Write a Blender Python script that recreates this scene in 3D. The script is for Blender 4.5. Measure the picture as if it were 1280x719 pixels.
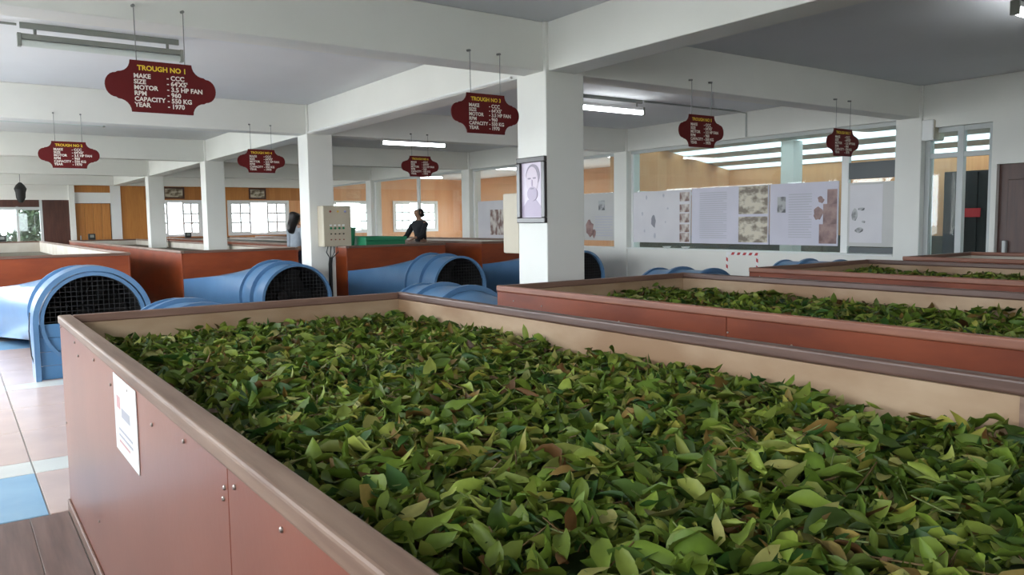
import bpy, bmesh, math, random
import numpy as np
from mathutils import Vector, Matrix
random.seed(7); rng = np.random.default_rng(11)
for o in list(bpy.data.objects): bpy.data.objects.remove(o, do_unlink=True)
SC = bpy.context.scene
COL = SC.collection
R = math.radians

# ---------------------------------------------------------------- camera
H = 1.4
yaw, pitch, roll, fpx = R(35.28), R(4.79), R(-0.775), 989.6
F = Vector((math.sin(yaw)*math.cos(pitch), math.cos(yaw)*math.cos(pitch), -math.sin(pitch)))
Rt = Vector((math.cos(yaw), -math.sin(yaw), 0)); Up = Rt.cross(F)
R2 = math.cos(roll)*Rt + math.sin(roll)*Up; U2 = -math.sin(roll)*Rt + math.cos(roll)*Up
cd = bpy.data.cameras.new('camera'); cam = bpy.data.objects.new('camera', cd); COL.objects.link(cam)
cd.sensor_width = 36; cd.lens = fpx*36/1280; cd.clip_start = 0.05; cd.clip_end = 600
m = Matrix((R2, U2, -F)).transposed().to_4x4(); m.translation = Vector((0, 0, H)); cam.matrix_world = m
SC.camera = cam

# ---------------------------------------------------------------- world, exposure
w = bpy.data.worlds.new('world'); SC.world = w; w.use_nodes = True
bg = w.node_tree.nodes['Background']; bg.inputs[0].default_value = (0.86, 0.94, 1.0, 1); bg.inputs[1].default_value = 15.0
vs = SC.view_settings; vs.view_transform = 'Standard'; vs.look = 'None'; vs.gamma = 1; vs.exposure = -0.22; vs.use_curve_mapping = False

# ---------------------------------------------------------------- grid of the hall
X0, Y0, SX, SY = 3.995, 5.136, 5.859, 5.231
X1 = X0 + SX; XL = X0 - SX
ZB, ZC, ZT, ZTB = 2.606, 2.996, 0.973, 1.035
YF = 26.1; YN = -6.0
def colY(j): return Y0 + j*SY
CA = 0.355

def portal(loc, rot, sx, sy):
    l = bpy.data.lights.new('daylight_portal', 'AREA'); l.shape = 'RECTANGLE'; l.size = sx; l.size_y = sy
    l.cycles.is_portal = True
    o = bpy.data.objects.new('daylight_portal', l); COL.objects.link(o); o.location = loc; o.rotation_euler = rot
WZ0, WZ1 = 0.85, 2.50
def wz0(j): return WZ0 if j >= 0 else 1.62
for j in range(-2, 4):
    y0, y1 = colY(j)+CA, colY(j+1)
    portal((XL+0.10, (y0+y1)/2, (wz0(j)+WZ1)/2), (0, R(-90), 0), WZ1-wz0(j), y1-y0)   # opening in the side wall
portal((3.5, YN-0.1, 1.75), (R(90), 0, 0), 3.0, 1.1)  # opening added in the unseen near wall for frontal light on leaves and signs
for x0, x1 in ((4.92, 6.55), (7.32, 9.33), (10.3, 12.27), (13.2, 15.06)):
    portal(((x0+x1)/2, YF+0.18, 1.62), (R(-90), 0, 0), x1-x0, 1.13)

# ---------------------------------------------------------------- materials
MATS = {}
def nodes(name):
    mt = bpy.data.materials.new(name); mt.use_nodes = True; nt = mt.node_tree
    return mt, nt, nt.nodes['Principled BSDF']
def mat(name, c, c2=None, rough=0.6, metal=0.0, scale=8.0, stretch=(1, 1, 1), bump=0.0, bscale=None, lo=0.35, hi=0.65, detail=4.0, spec=0.5, coat=0.0):
    mt, nt, b = nodes(name)
    b.inputs['Roughness'].default_value = rough; b.inputs['Metallic'].default_value = metal
    b.inputs['Specular IOR Level'].default_value = spec
    b.inputs['Coat Weight'].default_value = coat; b.inputs['Coat Roughness'].default_value = 0.15
    b.inputs['Base Color'].default_value = (*c, 1)
    if c2 is not None or bump:
        tc = nt.nodes.new('ShaderNodeTexCoord'); mp = nt.nodes.new('ShaderNodeMapping'); mp.inputs['Scale'].default_value = stretch
        nt.links.new(tc.outputs['Object'], mp.inputs[0])
        nz = nt.nodes.new('ShaderNodeTexNoise'); nz.inputs['Scale'].default_value = scale; nz.inputs['Detail'].default_value = detail
        nt.links.new(mp.outputs[0], nz.inputs['Vector'])
        if c2 is not None:
            rp = nt.nodes.new('ShaderNodeValToRGB'); e = rp.color_ramp.elements
            e[0].position = lo; e[1].position = hi; e[0].color = (*c, 1); e[1].color = (*c2, 1)
            nt.links.new(nz.outputs['Fac'], rp.inputs[0]); nt.links.new(rp.outputs[0], b.inputs['Base Color'])
        if bump:
            n2 = nt.nodes.new('ShaderNodeTexNoise'); n2.inputs['Scale'].default_value = bscale or scale*3; n2.inputs['Detail'].default_value = 3
            nt.links.new(mp.outputs[0], n2.inputs['Vector'])
            bp = nt.nodes.new('ShaderNodeBump'); bp.inputs['Strength'].default_value = bump; bp.inputs['Distance'].default_value = 0.01
            nt.links.new(n2.outputs['Fac'], bp.inputs['Height']); nt.links.new(bp.outputs[0], b.inputs['Normal'])
    MATS[name] = mt; return mt
def emis(name, c, s):
    mt, nt, b = nodes(name); b.inputs['Base Color'].default_value = (*c, 1)
    b.inputs['Emission Color'].default_value = (*c, 1); b.inputs['Emission Strength'].default_value = s; MATS[name] = mt
def glass(name, tint=(0.93, 0.96, 0.95), haze=0.05, boost=1.0):
    mt, nt, b = nodes(name); out = nt.nodes['Material Output']
    tr = nt.nodes.new('ShaderNodeBsdfTransparent'); tr.inputs[0].default_value = (*tint, 1)
    gl = nt.nodes.new('ShaderNodeBsdfGlossy'); gl.inputs['Roughness'].default_value = 0.02
    fr = nt.nodes.new('ShaderNodeFresnel'); ge = nt.nodes.new('ShaderNodeNewGeometry'); ir = nt.nodes.new('ShaderNodeMapRange'); ir.inputs['To Min'].default_value = 1.5; ir.inputs['To Max'].default_value = 1/1.5
    nt.links.new(ge.outputs['Backfacing'], ir.inputs['Value']); nt.links.new(ir.outputs[0], fr.inputs['IOR'])
    mu = nt.nodes.new('ShaderNodeMath'); mu.operation = 'MULTIPLY'; mu.inputs[1].default_value = boost
    mx = nt.nodes.new('ShaderNodeMixShader'); nt.links.new(fr.outputs[0], mu.inputs[0]); nt.links.new(mu.outputs[0], mx.inputs[0])
    nt.links.new(tr.outputs[0], mx.inputs[1]); nt.links.new(gl.outputs[0], mx.inputs[2])
    df = nt.nodes.new('ShaderNodeBsdfDiffuse'); df.inputs[0].default_value = (0.8, 0.82, 0.8, 1)
    m2 = nt.nodes.new('ShaderNodeMixShader'); m2.inputs[0].default_value = haze
    nt.links.new(mx.outputs[0], m2.inputs[1]); nt.links.new(df.outputs[0], m2.inputs[2]); nt.links.new(m2.outputs[0], out.inputs[0])
    nt.nodes.remove(b); MATS[name] = mt
def translucent(name, c):
    mt, nt, b = nodes(name); out = nt.nodes['Material Output']
    t = nt.nodes.new('ShaderNodeBsdfTranslucent'); t.inputs[0].default_value = (*c, 1)
    nt.links.new(t.outputs[0], out.inputs[0]); nt.nodes.remove(b); MATS[name] = mt
def wood(name, c, c2, rough=0.45, axis=2, scale=6.0, coat=0.0, planks=0.0, c3=None):
    """grain stretched along one axis; optional tone steps from board to board across X"""
    st = [6, 6, 6]; st[axis] = 0.5
    mt = mat(name, c, c2, rough=rough, scale=scale, stretch=st, bump=0.05, lo=0.3, hi=0.7, coat=coat)
    if planks:
        nt = mt.node_tree; b = nt.nodes['Principled BSDF']
        tc = nt.nodes.new('ShaderNodeTexCoord'); mp = nt.nodes.new('ShaderNodeMapping'); mp.inputs['Scale'].default_value = (planks, 0.01, 0.01)
        nt.links.new(tc.outputs['Object'], mp.inputs[0])
        sn = nt.nodes.new('ShaderNodeVectorMath'); sn.operation = 'FLOOR'; nt.links.new(mp.outputs[0], sn.inputs[0])
        wn = nt.nodes.new('ShaderNodeTexWhiteNoise'); wn.noise_dimensions = '3D'; nt.links.new(sn.outputs[0], wn.inputs['Vector'])
        mx = nt.nodes.new('ShaderNodeMix'); mx.data_type = 'RGBA'; src = b.inputs['Base Color'].links[0].from_socket
        nt.links.new(wn.outputs['Value'], mx.inputs['Factor']); nt.links.new(src, mx.inputs[6]); mx.inputs[7].default_value = (*c3, 1)
        nt.links.new(mx.outputs[2], b.inputs['Base Color'])
    return mt

mat('white_paint', (0.79, 0.78, 0.73), (0.75, 0.74, 0.69), rough=0.6, scale=1.2, bump=0.04, bscale=30)
mat('ceiling_paint', (0.74, 0.75, 0.76), (0.70, 0.71, 0.72), rough=0.75, scale=0.8)
mat('white_frame', (0.80, 0.80, 0.78), rough=0.4)
mat('alu', (0.50, 0.52, 0.51), rough=0.35)
mat('tile_pink', (0.66, 0.49, 0.43), (0.60, 0.45, 0.40), rough=0.22, scale=3)
mat('tile_white', (0.74, 0.73, 0.67), (0.68, 0.67, 0.62), rough=0.22, scale=3)
mat('tile_blue', (0.30, 0.50, 0.66), (0.26, 0.45, 0.62), rough=0.22, scale=3)
mat('grout', (0.35, 0.32, 0.30), rough=0.9)
wood('plank_floor', (0.10, 0.052, 0.040), (0.20, 0.115, 0.09), rough=0.35, axis=1, scale=4)
mat('red_paint', (0.25, 0.082, 0.050), (0.20, 0.062, 0.038), rough=0.36, scale=1.6, bump=0.03, bscale=40, detail=6, coat=0.05, spec=0.4)
mat('red_dark', (0.23, 0.052, 0.020), (0.15, 0.032, 0.013), rough=0.4, scale=2.0, stretch=(1, 1, 3), bump=0.03, bscale=30, spec=0.3)
mat('red_varnish', (0.34, 0.068, 0.018), (0.25, 0.046, 0.013), rough=0.38, scale=2.0, stretch=(1, 1, 3), bump=0.03, bscale=30, coat=0.05, spec=0.35)
wood('rail_worn', (0.27, 0.175, 0.125), (0.15, 0.085, 0.058), rough=0.5, axis=1, scale=5)
wood('rail_dark', (0.15, 0.085, 0.065), (0.085, 0.045, 0.035), rough=0.4, axis=1, scale=5)
wood('rail_red', (0.30, 0.12, 0.07), (0.20, 0.075, 0.045), rough=0.45, axis=1, scale=5)
wood('rail_worn_x', (0.22, 0.12, 0.085), (0.15, 0.075, 0.05), rough=0.5, axis=0, scale=5)
mat('ply', (0.43, 0.30, 0.19), (0.27, 0.155, 0.08), rough=0.6, scale=1.6, stretch=(1, 1, 2.4), lo=0.36, hi=0.62, detail=9)
mat('lining_pale', (0.66, 0.62, 0.54), (0.56, 0.50, 0.42), rough=0.6, scale=2.0)
mat('deck', (0.10, 0.09, 0.06), (0.16, 0.13, 0.08), rough=0.9, scale=20)
mat('nail', (0.35, 0.30, 0.27), rough=0.4, metal=0.8)
mat('blue_metal', (0.105, 0.225, 0.40), (0.09, 0.20, 0.36), rough=0.32, scale=3, coat=0.2)
mat('blue_board', (0.085, 0.22, 0.42), (0.07, 0.19, 0.37), rough=0.45, scale=3)
mat('black_metal', (0.02, 0.02, 0.022), rough=0.5)
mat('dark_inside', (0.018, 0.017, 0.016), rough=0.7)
mat('galv', (0.42, 0.44, 0.42), rough=0.4, metal=0.6)
mat('sign_red', (0.125, 0.008, 0.008), (0.110, 0.007, 0.007), rough=0.6, scale=5, spec=0.25)
mat('sign_yellow', (0.80, 0.55, 0.03), rough=0.5)
mat('sign_white', (0.82, 0.74, 0.66), rough=0.5)
mat('wire', (0.22, 0.22, 0.21), rough=0.5, metal=0.4)
mat('fixture_grey', (0.25, 0.26, 0.23), rough=0.4)
mat('diffuser_off', (0.62, 0.66, 0.62), rough=0.35)
emis('tube_on', (0.93, 0.97, 1.0), 22.0)
mat('cabinet', (0.50, 0.44, 0.33), (0.47, 0.41, 0.31), rough=0.45, scale=4)
mat('plastic_green', (0.02, 0.22, 0.10), rough=0.4)
mat('plastic_black', (0.015, 0.015, 0.015), rough=0.45)
mat('plastic_white', (0.8, 0.8, 0.78), rough=0.4)
mat('knob_red', (0.25, 0.03, 0.03), rough=0.4); mat('knob_yellow', (0.7, 0.45, 0.08), rough=0.4); mat('knob_blue', (0.35, 0.38, 0.7), rough=0.4)
wood('wood_orange', (0.55, 0.235, 0.055), (0.46, 0.18, 0.04), rough=0.4, axis=2, scale=5, planks=5.5, c3=(0.40, 0.15, 0.032))
wood('wood_hazed', (0.74, 0.36, 0.15), (0.66, 0.29, 0.105), rough=0.45, axis=2, scale=4, planks=4.0, c3=(0.78, 0.42, 0.20))  # orange boards made paler, with the glass haze put into the colour
wood('wood_dark', (0.085, 0.030, 0.018), (0.055, 0.018, 0.011), rough=0.4, axis=2, scale=5)
mat('wainscot', (0.055, 0.055, 0.030), (0.10, 0.08, 0.05), rough=0.6, scale=3)
mat('dark_panel', (0.035, 0.045, 0.05), rough=0.35)
mat('poster_white', (0.60, 0.58, 0.60), (0.55, 0.53, 0.56), rough=0.35, scale=2)
mat('poster_lav', (0.55, 0.53, 0.62), (0.50, 0.49, 0.57), rough=0.35, scale=1.5)
mat('poster_grey', (0.50, 0.49, 0.47), (0.45, 0.44, 0.42), rough=0.4, scale=2)
mat('photo_sepia', (0.56, 0.50, 0.38), (0.14, 0.10, 0.06), rough=0.35, scale=5.5, lo=0.43, hi=0.57, detail=10, stretch=(1, 1, 1.8))
mat('photo_brown', (0.58, 0.52, 0.47), (0.13, 0.045, 0.03), rough=0.35, scale=6, stretch=(1, 1.5, 1), lo=0.40, hi=0.60, detail=5)
mat('photo_red', (0.30, 0.17, 0.15), (0.11, 0.04, 0.035), rough=0.35, scale=7, lo=0.36, hi=0.62, detail=9)
mat('photo_grey', (0.36, 0.36, 0.36), (0.05, 0.05, 0.055), rough=0.35, scale=10, lo=0.42, hi=0.56)
mat('print_ink', (0.22, 0.22, 0.25), rough=0.5); mat('print_pale', (0.42, 0.42, 0.47), rough=0.5)
mat('paper', (0.80, 0.78, 0.76), rough=0.7); mat('ink_red', (0.62, 0.36, 0.36), rough=0.7)
mat('lilac', (0.58, 0.50, 0.59), (0.51, 0.43, 0.54), rough=0.3, scale=6); mat('lilac_mid', (0.33, 0.25, 0.36), rough=0.3); mat('lilac_dark', (0.20, 0.155, 0.215), rough=0.3); mat('lilac_face', (0.52, 0.42, 0.50), rough=0.3)
mat('frame_dark', (0.028, 0.020, 0.018), rough=0.3, coat=0.3)
mat('tape_red', (0.45, 0.03, 0.035), rough=0.45); mat('tape_white', (0.8, 0.8, 0.8), rough=0.45)
mat('skin', (0.30, 0.16, 0.10), rough=0.5); mat('hair', (0.012, 0.008, 0.007), rough=0.45)
mat('cloth_black', (0.010, 0.010, 0.013), (0.018, 0.018, 0.022), rough=0.85, scale=10)
mat('cloth_grey', (0.30, 0.33, 0.37), (0.25, 0.28, 0.32), rough=0.85, scale=10); mat('cloth_blue', (0.05, 0.06, 0.10), rough=0.85)
mat('bounce_ground', (0.50, 0.49, 0.46), (0.42, 0.42, 0.39), rough=0.9, scale=0.4)
mat('ext_wall', (0.6, 0.58, 0.54), rough=0.8)
glass('glass_part', haze=0.035); glass('glass_win', haze=0.02)
translucent('skylight', (0.42, 0.47, 0.48))
# leaves: colour comes from a per-leaf attribute
mt, nt, b = nodes('leaf'); MATS['leaf'] = mt
at = nt.nodes.new('ShaderNodeAttribute'); at.attribute_name = 'tone'
tc = nt.nodes.new('ShaderNodeTexCoord'); nz = nt.nodes.new('ShaderNodeTexNoise'); nz.inputs['Scale'].default_value = 40; nt.links.new(tc.outputs['Object'], nz.inputs['Vector'])
hs = nt.nodes.new('ShaderNodeHueSaturation'); mr = nt.nodes.new('ShaderNodeMapRange'); mr.inputs['To Min'].default_value = 0.72; mr.inputs['To Max'].default_value = 1.28
nt.links.new(nz.outputs['Fac'], mr.inputs[0]); nt.links.new(mr.outputs[0], hs.inputs['Value']); nt.links.new(at.outputs['Color'], hs.inputs['Color']); nt.links.new(hs.outputs[0], b.inputs['Base Color'])
b.inputs['Roughness'].default_value = 0.5; b.inputs['Specular IOR Level'].default_value = 0.3
tl = nt.nodes.new('ShaderNodeBsdfTranslucent'); nt.links.new(hs.outputs[0], tl.inputs[0])
mx = nt.nodes.new('ShaderNodeMixShader'); mx.inputs[0].default_value = 0.18
nt.links.new(b.outputs[0], mx.inputs[1]); nt.links.new(tl.outputs[0], mx.inputs[2]); nt.links.new(mx.outputs[0], nt.nodes['Material Output'].inputs[0])

# ---------------------------------------------------------------- mesh helpers
class MB:
    def __init__(s): s.v = []; s.f = []
    def add(s, v, f):
        n = len(s.v); s.v += [tuple(p) for p in v]; s.f += [tuple(i+n for i in q) for q in f]; return s
    def box(s, lo, hi):
        (a, b, c), (d, e, f) = lo, hi
        return s.add([(a,b,c),(d,b,c),(d,e,c),(a,e,c),(a,b,f),(d,b,f),(d,e,f),(a,e,f)],
                     [(0,3,2,1),(4,5,6,7),(0,1,5,4),(1,2,6,5),(2,3,7,6),(3,0,4,7)])
    def loft(s, loops, close=(True, True)):
        n = len(loops[0]); v = [p for l in loops for p in l]; f = []
        for i in range(len(loops)-1):
            for k in range(n):
                a, b2 = i*n+k, i*n+(k+1) % n; f.append((a, b2, b2+n, a+n))
        if close[0]: f.append(tuple(range(n-1, -1, -1)))
        if close[1]: f.append(tuple(range((len(loops)-1)*n, len(loops)*n)))
        return s.add(v, f)
    def tube(s, pts, r, n=8):
        pts = [Vector(p) for p in pts]; loops = []
        for i, p in enumerate(pts):
            t = (pts[min(i+1, len(pts)-1)] - pts[max(i-1, 0)]).normalized()
            a = t.cross(Vector((0, 0, 1)) if abs(t.z) < 0.9 else Vector((1, 0, 0))).normalized(); c = t.cross(a)
            rr = r[i] if isinstance(r, (list, tuple)) else r
            loops.append([p + rr*(math.cos(2*math.pi*k/n)*a + math.sin(2*math.pi*k/n)*c) for k in range(n)])
        return s.loft(loops)
    def prism(s, outline, lo, hi, axis=1):
        n = len(outline)
        def P(u, v2, w2): return (u, w2, v2) if axis == 1 else ((w2, u, v2) if axis == 0 else (u, v2, w2))
        v = [P(u, q, lo) for u, q in outline] + [P(u, q, hi) for u, q in outline]
        f = [tuple(range(n)), tuple(range(2*n-1, n-1, -1))] + [(k, k+n, (k+1) % n+n, (k+1) % n) for k in range(n)]
        return s.add(v, f)
    def sphere(s, c, r, n=12, m2=8):
        rx, ry, rz = r if isinstance(r, (tuple, list)) else (r, r, r); loops = []
        for i in range(1, m2):
            th = math.pi*i/m2
            loops.append([(c[0]+rx*math.sin(th)*math.cos(2*math.pi*k/n), c[1]+ry*math.sin(th)*math.sin(2*math.pi*k/n), c[2]-rz*math.cos(th)) for k in range(n)])
        return s.loft(loops)

def setp(o, label=None, cat=None, group=None, kind=None):
    if label: o['label'] = label
    if cat: o['category'] = cat
    if group: o['group'] = group
    if kind: o['kind'] = kind
    return o
def worldloc(p):
    v = Vector((0, 0, 0))
    while p is not None: v += p.location; p = p.parent
    return v
def build(name, mb, mt, parent=None, bevel=0.0, smooth=False, seg=2):
    """one mesh object from world-space geometry; its origin sits at the base of its bounds (or of its parent)"""
    v = np.array(mb.v, float)
    lo, hi = v.min(0), v.max(0)
    base = Vector(((lo[0]+hi[0])/2, (lo[1]+hi[1])/2, lo[2]))
    me = bpy.data.meshes.new(name)
    me.from_pydata([tuple(p) for p in (v - np.array(base))], [], mb.f)
    bm = bmesh.new(); bm.from_mesh(me); bmesh.ops.recalc_face_normals(bm, faces=bm.faces)
    if bevel:
        es = [e for e in bm.edges if len(e.link_faces) == 2 and e.calc_face_angle(0) > 0.5]
        bmesh.ops.bevel(bm, geom=es, offset=bevel, segments=seg, affect='EDGES', profile=0.5)
    bm.to_mesh(me); bm.free()
    if smooth:
        for p in me.polygons: p.use_smooth = True
        try: me.set_sharp_from_angle(angle=R(40))
        except Exception: pass
    me.materials.append(MATS[mt])
    o = bpy.data.objects.new(name, me); COL.objects.link(o)
    if parent is not None: o.parent = parent; o.location = base - worldloc(parent)
    else: o.location = base
    return o
def bx(name, lo, hi, mt, parent=None, bevel=0.0, seg=2): return build(name, MB().box(lo, hi), mt, parent, bevel, seg=seg)
def thing(name, loc, label, cat, group=None, kind=None):
    o = bpy.data.objects.new(name, None); COL.objects.link(o); o.location = loc; o.empty_display_size = 0.1
    return setp(o, label, cat, group, kind)
def struct(o, label=None): o['kind'] = 'structure'; return setp(o, label)
def text_mesh(txt, size, bold=0.0, depth=0.0):
    cu = bpy.data.curves.new('lettering', 'FONT'); cu.body = txt; cu.size = size; cu.offset = bold; cu.extrude = depth; cu.resolution_u = 3
    cu.fill_mode = 'BOTH' if depth else 'FRONT'
    ob = bpy.data.objects.new('lettering', cu); COL.objects.link(ob)
    bpy.context.view_layer.update()
    dg = bpy.context.evaluated_depsgraph_get()
    me = bpy.data.meshes.new_from_object(ob.evaluated_get(dg)); bpy.data.objects.remove(ob)
    v = [tuple(p.co) for p in me.vertices]; f = [tuple(p.vertices) for p in me.polygons]; bpy.data.meshes.remove(me)
    return v, f

# ================================================================ STRUCTURE
# ground outside, made pale to bounce daylight up to the ceiling
struct(bx('ground', (-120, -100, -0.6), (140, 200, -0.4), 'bounce_ground'))
# floor with its tiles and planks
floor = struct(bx('floor', (-2.1, YN-0.2, -0.15), (16.6, YF+0.3, -0.006), 'grout'))
TILE = {}
def tile(x0, y0, x1, y1, mt, name='tile'):
    key = (round(x1-x0, 3), round(y1-y0, 3), mt)
    if key not in TILE:
        o = bx(name, (x0, y0, -0.012), (x1, y1, 0.0), mt, floor, 0.0015, 1); TILE[key] = o.data
    else:
        o = bpy.data.objects.new(name, TILE[key]); COL.objects.link(o); o.parent = floor
        o.location = Vector(((x0+x1)/2, (y0+y1)/2, -0.012)) - floor.location
g = 0.004
xs = [0.32 + 0.82*k for k in range(-3, 12)]
for k in range(len(xs)-1):
    a, b2 = xs[k]+g, xs[k+1]-g
    tile(a, 4.40+g, b2, 5.20-g, 'tile_blue' if k % 2 == 0 else 'tile_pink')
    for s in (5.20, 8.02): tile(a, s+g, b2, s+0.28-g, 'tile_white')
    for r_ in range(3): tile(a, 5.48+0.8467*r_+g, b2, 5.48+0.8467*(r_+1)-g, 'tile_pink')
    for r_ in range(4): tile(a, 8.30+0.82*r_+g, b2, 8.30+0.82*(r_+1)-g, 'tile_blue' if (r_ == 3) else 'tile_pink')
for k in range(14):
    x = 0.40-0.165*(k+1)
    for (ya, yb) in ((-1.5+0.7*(k % 3), 1.3+0.7*(k % 3)), (1.3+0.7*(k % 3), 4.39)):
        tile(x+0.0015, ya+0.0015, x+0.1635, yb-0.0015, 'plank_floor', 'plank')

# ceiling, beams, columns
struct(bx('ceiling', (XL-0.1, YN-0.2, ZC), (X1+0.45, YF+0.3, ZC+0.16), 'ceiling_paint'))
for j in range(-2, 5):
    y = min(colY(j), YF-0.25)
    struct(bx('beam', (XL, y+0.034, ZB), (X1+0.1, y+0.30, ZC), 'white_paint', None, 0.008))
for i, x in enumerate((XL, X0, X1)):
    struct(bx('beam', (x+0.03, YN, ZB+0.001), (x+0.31, YF, ZC), 'white_paint', None, 0.008))
for i, x in enumerate((XL, X0, X1)):
    for j in range(-2, 4):
        a = 0.40 if (i == 1 and j == 0) else CA
        if i == 2: a = 0.33
        struct(bx('column', (x, colY(j), 0), (x+a, colY(j)+a, ZC), 'white_paint', None, 0.008))

# side wall with its wide window openings
for j in range(-2, 4):
    y0, y1 = colY(j)+CA, colY(j+1)
    struct(bx('wall_side', (XL+0.03, y0, 0), (XL+0.2, y1, wz0(j)), 'white_paint'))
    struct(bx('wall_side_lintel', (XL+0.03, y0, WZ1), (XL+0.2, y1, ZB+0.02), 'white_paint'))
    wn = struct(thing(f'window_{j+8}', (XL+0.12, (y0+y1)/2, wz0(j)), None, None))
    for k in range(4):
        yy = y0 + (y1-y0-0.05)*k/3
        bx('mullion', (XL+0.09, yy, wz0(j)), (XL+0.15, yy+0.05, WZ1), 'white_frame', wn)
    bx('sill', (XL+0.02, y0, wz0(j)-0.001), (XL+0.24, y1, wz0(j)+0.03), 'white_frame', wn)
for lo_, hi_ in (((XL-0.05, YN-0.2, 0), (X1+0.4, YN, 1.2)), ((XL-0.05, YN-0.2, 2.3), (X1+0.4, YN, ZC+0.05)), ((XL-0.05, YN-0.2, 1.2), (2.0, YN, 2.3)), ((5.0, YN-0.2, 1.2), (X1+0.4, YN, 2.3))):
    struct(bx('wall_near', lo_, hi_, 'white_paint'))

# far wall (wood boarding with casement windows)
YW = YF
WINS = ((4.92, 6.55), (7.32, 9.33), (10.30, 12.27), (13.20, 15.06)); fz0, fz1 = 1.06, 2.19
for a_, b_, m_ in ((4.86, X1+0.15, 'wood_orange'), (X1+0.15, 16.4, 'wood_hazed')):
    struct(bx('wall_far', (a_, YW, 0), (b_, YW+0.15, fz0), m_))
    struct(bx('wall_far', (a_, YW, fz1), (b_, YW+0.15, ZC), m_))
for a_, b_ in ((4.86, 4.92), (6.55, 7.32), (9.33, 10.30), (12.27, 13.20), (15.06, 16.4)):
    struct(bx('wall_far', (a_, YW, fz0), (b_, YW+0.15, fz1), 'wood_orange' if a_ < 9 else 'wood_hazed'))
struct(bx('wall_far', (XL, YW, 2.18), (2.86, YW+0.15, ZC), 'white_paint'))
struct(bx('wall_far', (XL, YW, 0), (1.02, YW+0.15, 2.18), 'wood_dark'))
struct(bx('wall_far', (2.19, YW, 0), (2.86, YW+0.15, 2.18), 'wood_dark'))
struct(bx('wall_far', (2.86, YW-0.12, 0), (3.00, YW+0.15, ZB), 'white_paint'))
struct(bx('wall_far', (3.00, YW, 2.09), (3.95, YW+0.15, 2.40), 'white_frame'))
struct(bx('wall_far', (3.00, YW, 2.72), (4.90, YW+0.15, ZC), 'white_paint'))
struct(bx('wall_far', (3.95, YW-0.03, 0), (4.22, YW+0.15, 2.72), 'white_frame'))
struct(bx('wall_far', (4.22, YW, 0), (4.862, YW+0.14, 2.72), 'wood_orange'))
tr = struct(thing('window_7', (3.47, YW+0.06, 2.40), None, None))
bx('transom_board', (3.0, YW+0.04, 2.40), (3.95, YW+0.1, 2.72), 'wood_orange', tr)
d3 = struct(thing('door_3', (3.47, YW+0.05, 0), 'orange wooden boarded door below a transom in the end wall', None))
for k in range(4): bx('plank', (3.02+0.2275*k, YW+0.03, 0.01), (3.02+0.2275*k+0.223, YW+0.075, 2.08), 'wood_orange', d3, 0.006, 1)
bx('backing', (3.0, YW+0.0755, 0.0), (3.95, YW+0.10, 2.09), 'wood_dark', d3)  # added behind the planks to block daylight leaking through their gaps
bx('handle', (3.10, YW-0.02, 1.0), (3.13, YW+0.03, 1.15), 'alu', d3)
# aluminium glazed door beside the dark panelling
d4 = struct(thing('door_4', (1.6, YW+0.05, 0), 'aluminium framed glass door set in dark wooden panelling', None))
for a_, b_, c_, e_ in ((1.02, 1.09, 0, 2.18), (1.55, 1.61, 0, 2.0), (2.12, 2.19, 0, 2.18)): bx('stile', (a_, YW, c_), (b_, YW+0.09, e_), 'alu', d4)
bx('rail', (1.09, YW, 1.98), (2.12, YW+0.09, 2.18), 'wood_dark', d4)
bx('rail', (1.09, YW+0.01, 1.90), (2.12, YW+0.08, 1.98), 'alu', d4)
bx('rail', (1.09, YW+0.01, 0), (2.12, YW+0.08, 0.12), 'alu', d4)
bx('pane', (1.09, YW+0.04, 0.12), (1.55, YW+0.05, 1.90), 'glass_win', d4)
bx('pane', (1.61, YW+0.04, 0.12), (2.12, YW+0.05, 1.90), 'glass_win', d4)
# casement windows
def casement(n, x0, x1):
    wd = struct(thing(f'window_{n}', ((x0+x1)/2, YW, fz0), None, None)); t = 0.075
    bx('frame', (x0, YW-0.05, fz0), (x1, YW+0.1, fz0+t), 'white_frame', wd); bx('frame', (x0, YW-0.05, fz1-t), (x1, YW+0.1, fz1), 'white_frame', wd)
    bx('frame', (x0, YW-0.05, fz0+t), (x0+t, YW+0.1, fz1-t), 'white_frame', wd); bx('frame', (x1-t, YW-0.05, fz0+t), (x1, YW+0.1, fz1-t), 'white_frame', wd)
    iw = (x1-x0-2*t)
    for s in (0, 1):
        cx0 = x0+t if s == 0 else x1-t-iw*0.36; cx1 = cx0+iw*0.36
        cs = bx('sash', (cx0, YW-0.02, fz0+t), (cx0+0.06, YW+0.03, fz1-t), 'white_frame', wd)
        bx('sash', (cx1-0.06, YW-0.02, fz0+t), (cx1, YW+0.03, fz1-t), 'white_frame', wd)
        for z in (fz0+t, fz1-t-0.05): bx('sash', (cx0+0.06, YW-0.02, z), (cx1-0.06, YW+0.03, z+0.05), 'white_frame', wd)
        bx('muntin', ((cx0+cx1)/2-0.028, YW-0.015, fz0+t+0.05), ((cx0+cx1)/2+0.028, YW+0.02, fz1-t-0.05), 'white_frame', wd)
        for q in (1, 2):
            z = fz0+t+0.05+(fz1-fz0-2*t-0.1)*q/3
            bx('muntin', (cx0+0.06, YW-0.014, z-0.028), (cx1-0.06, YW+0.019, z+0.028), 'white_frame', wd)
        mx_ = (cx0+cx1)/2; hz = (fz1-fz0-2*t-0.1)/3
        for q in range(3):
            for (pa, pb) in ((cx0+0.06, mx_-0.012), (mx_+0.012, cx1-0.06)):
                bx('pane', (pa, YW+0.001, fz0+t+0.05+hz*q+0.012), (pb, YW+0.005, fz0+t+0.05+hz*(q+1)-0.012), 'glass_win', wd)
for n, (a_, b_) in enumerate(WINS): casement(n+1, a_, b_)

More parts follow.
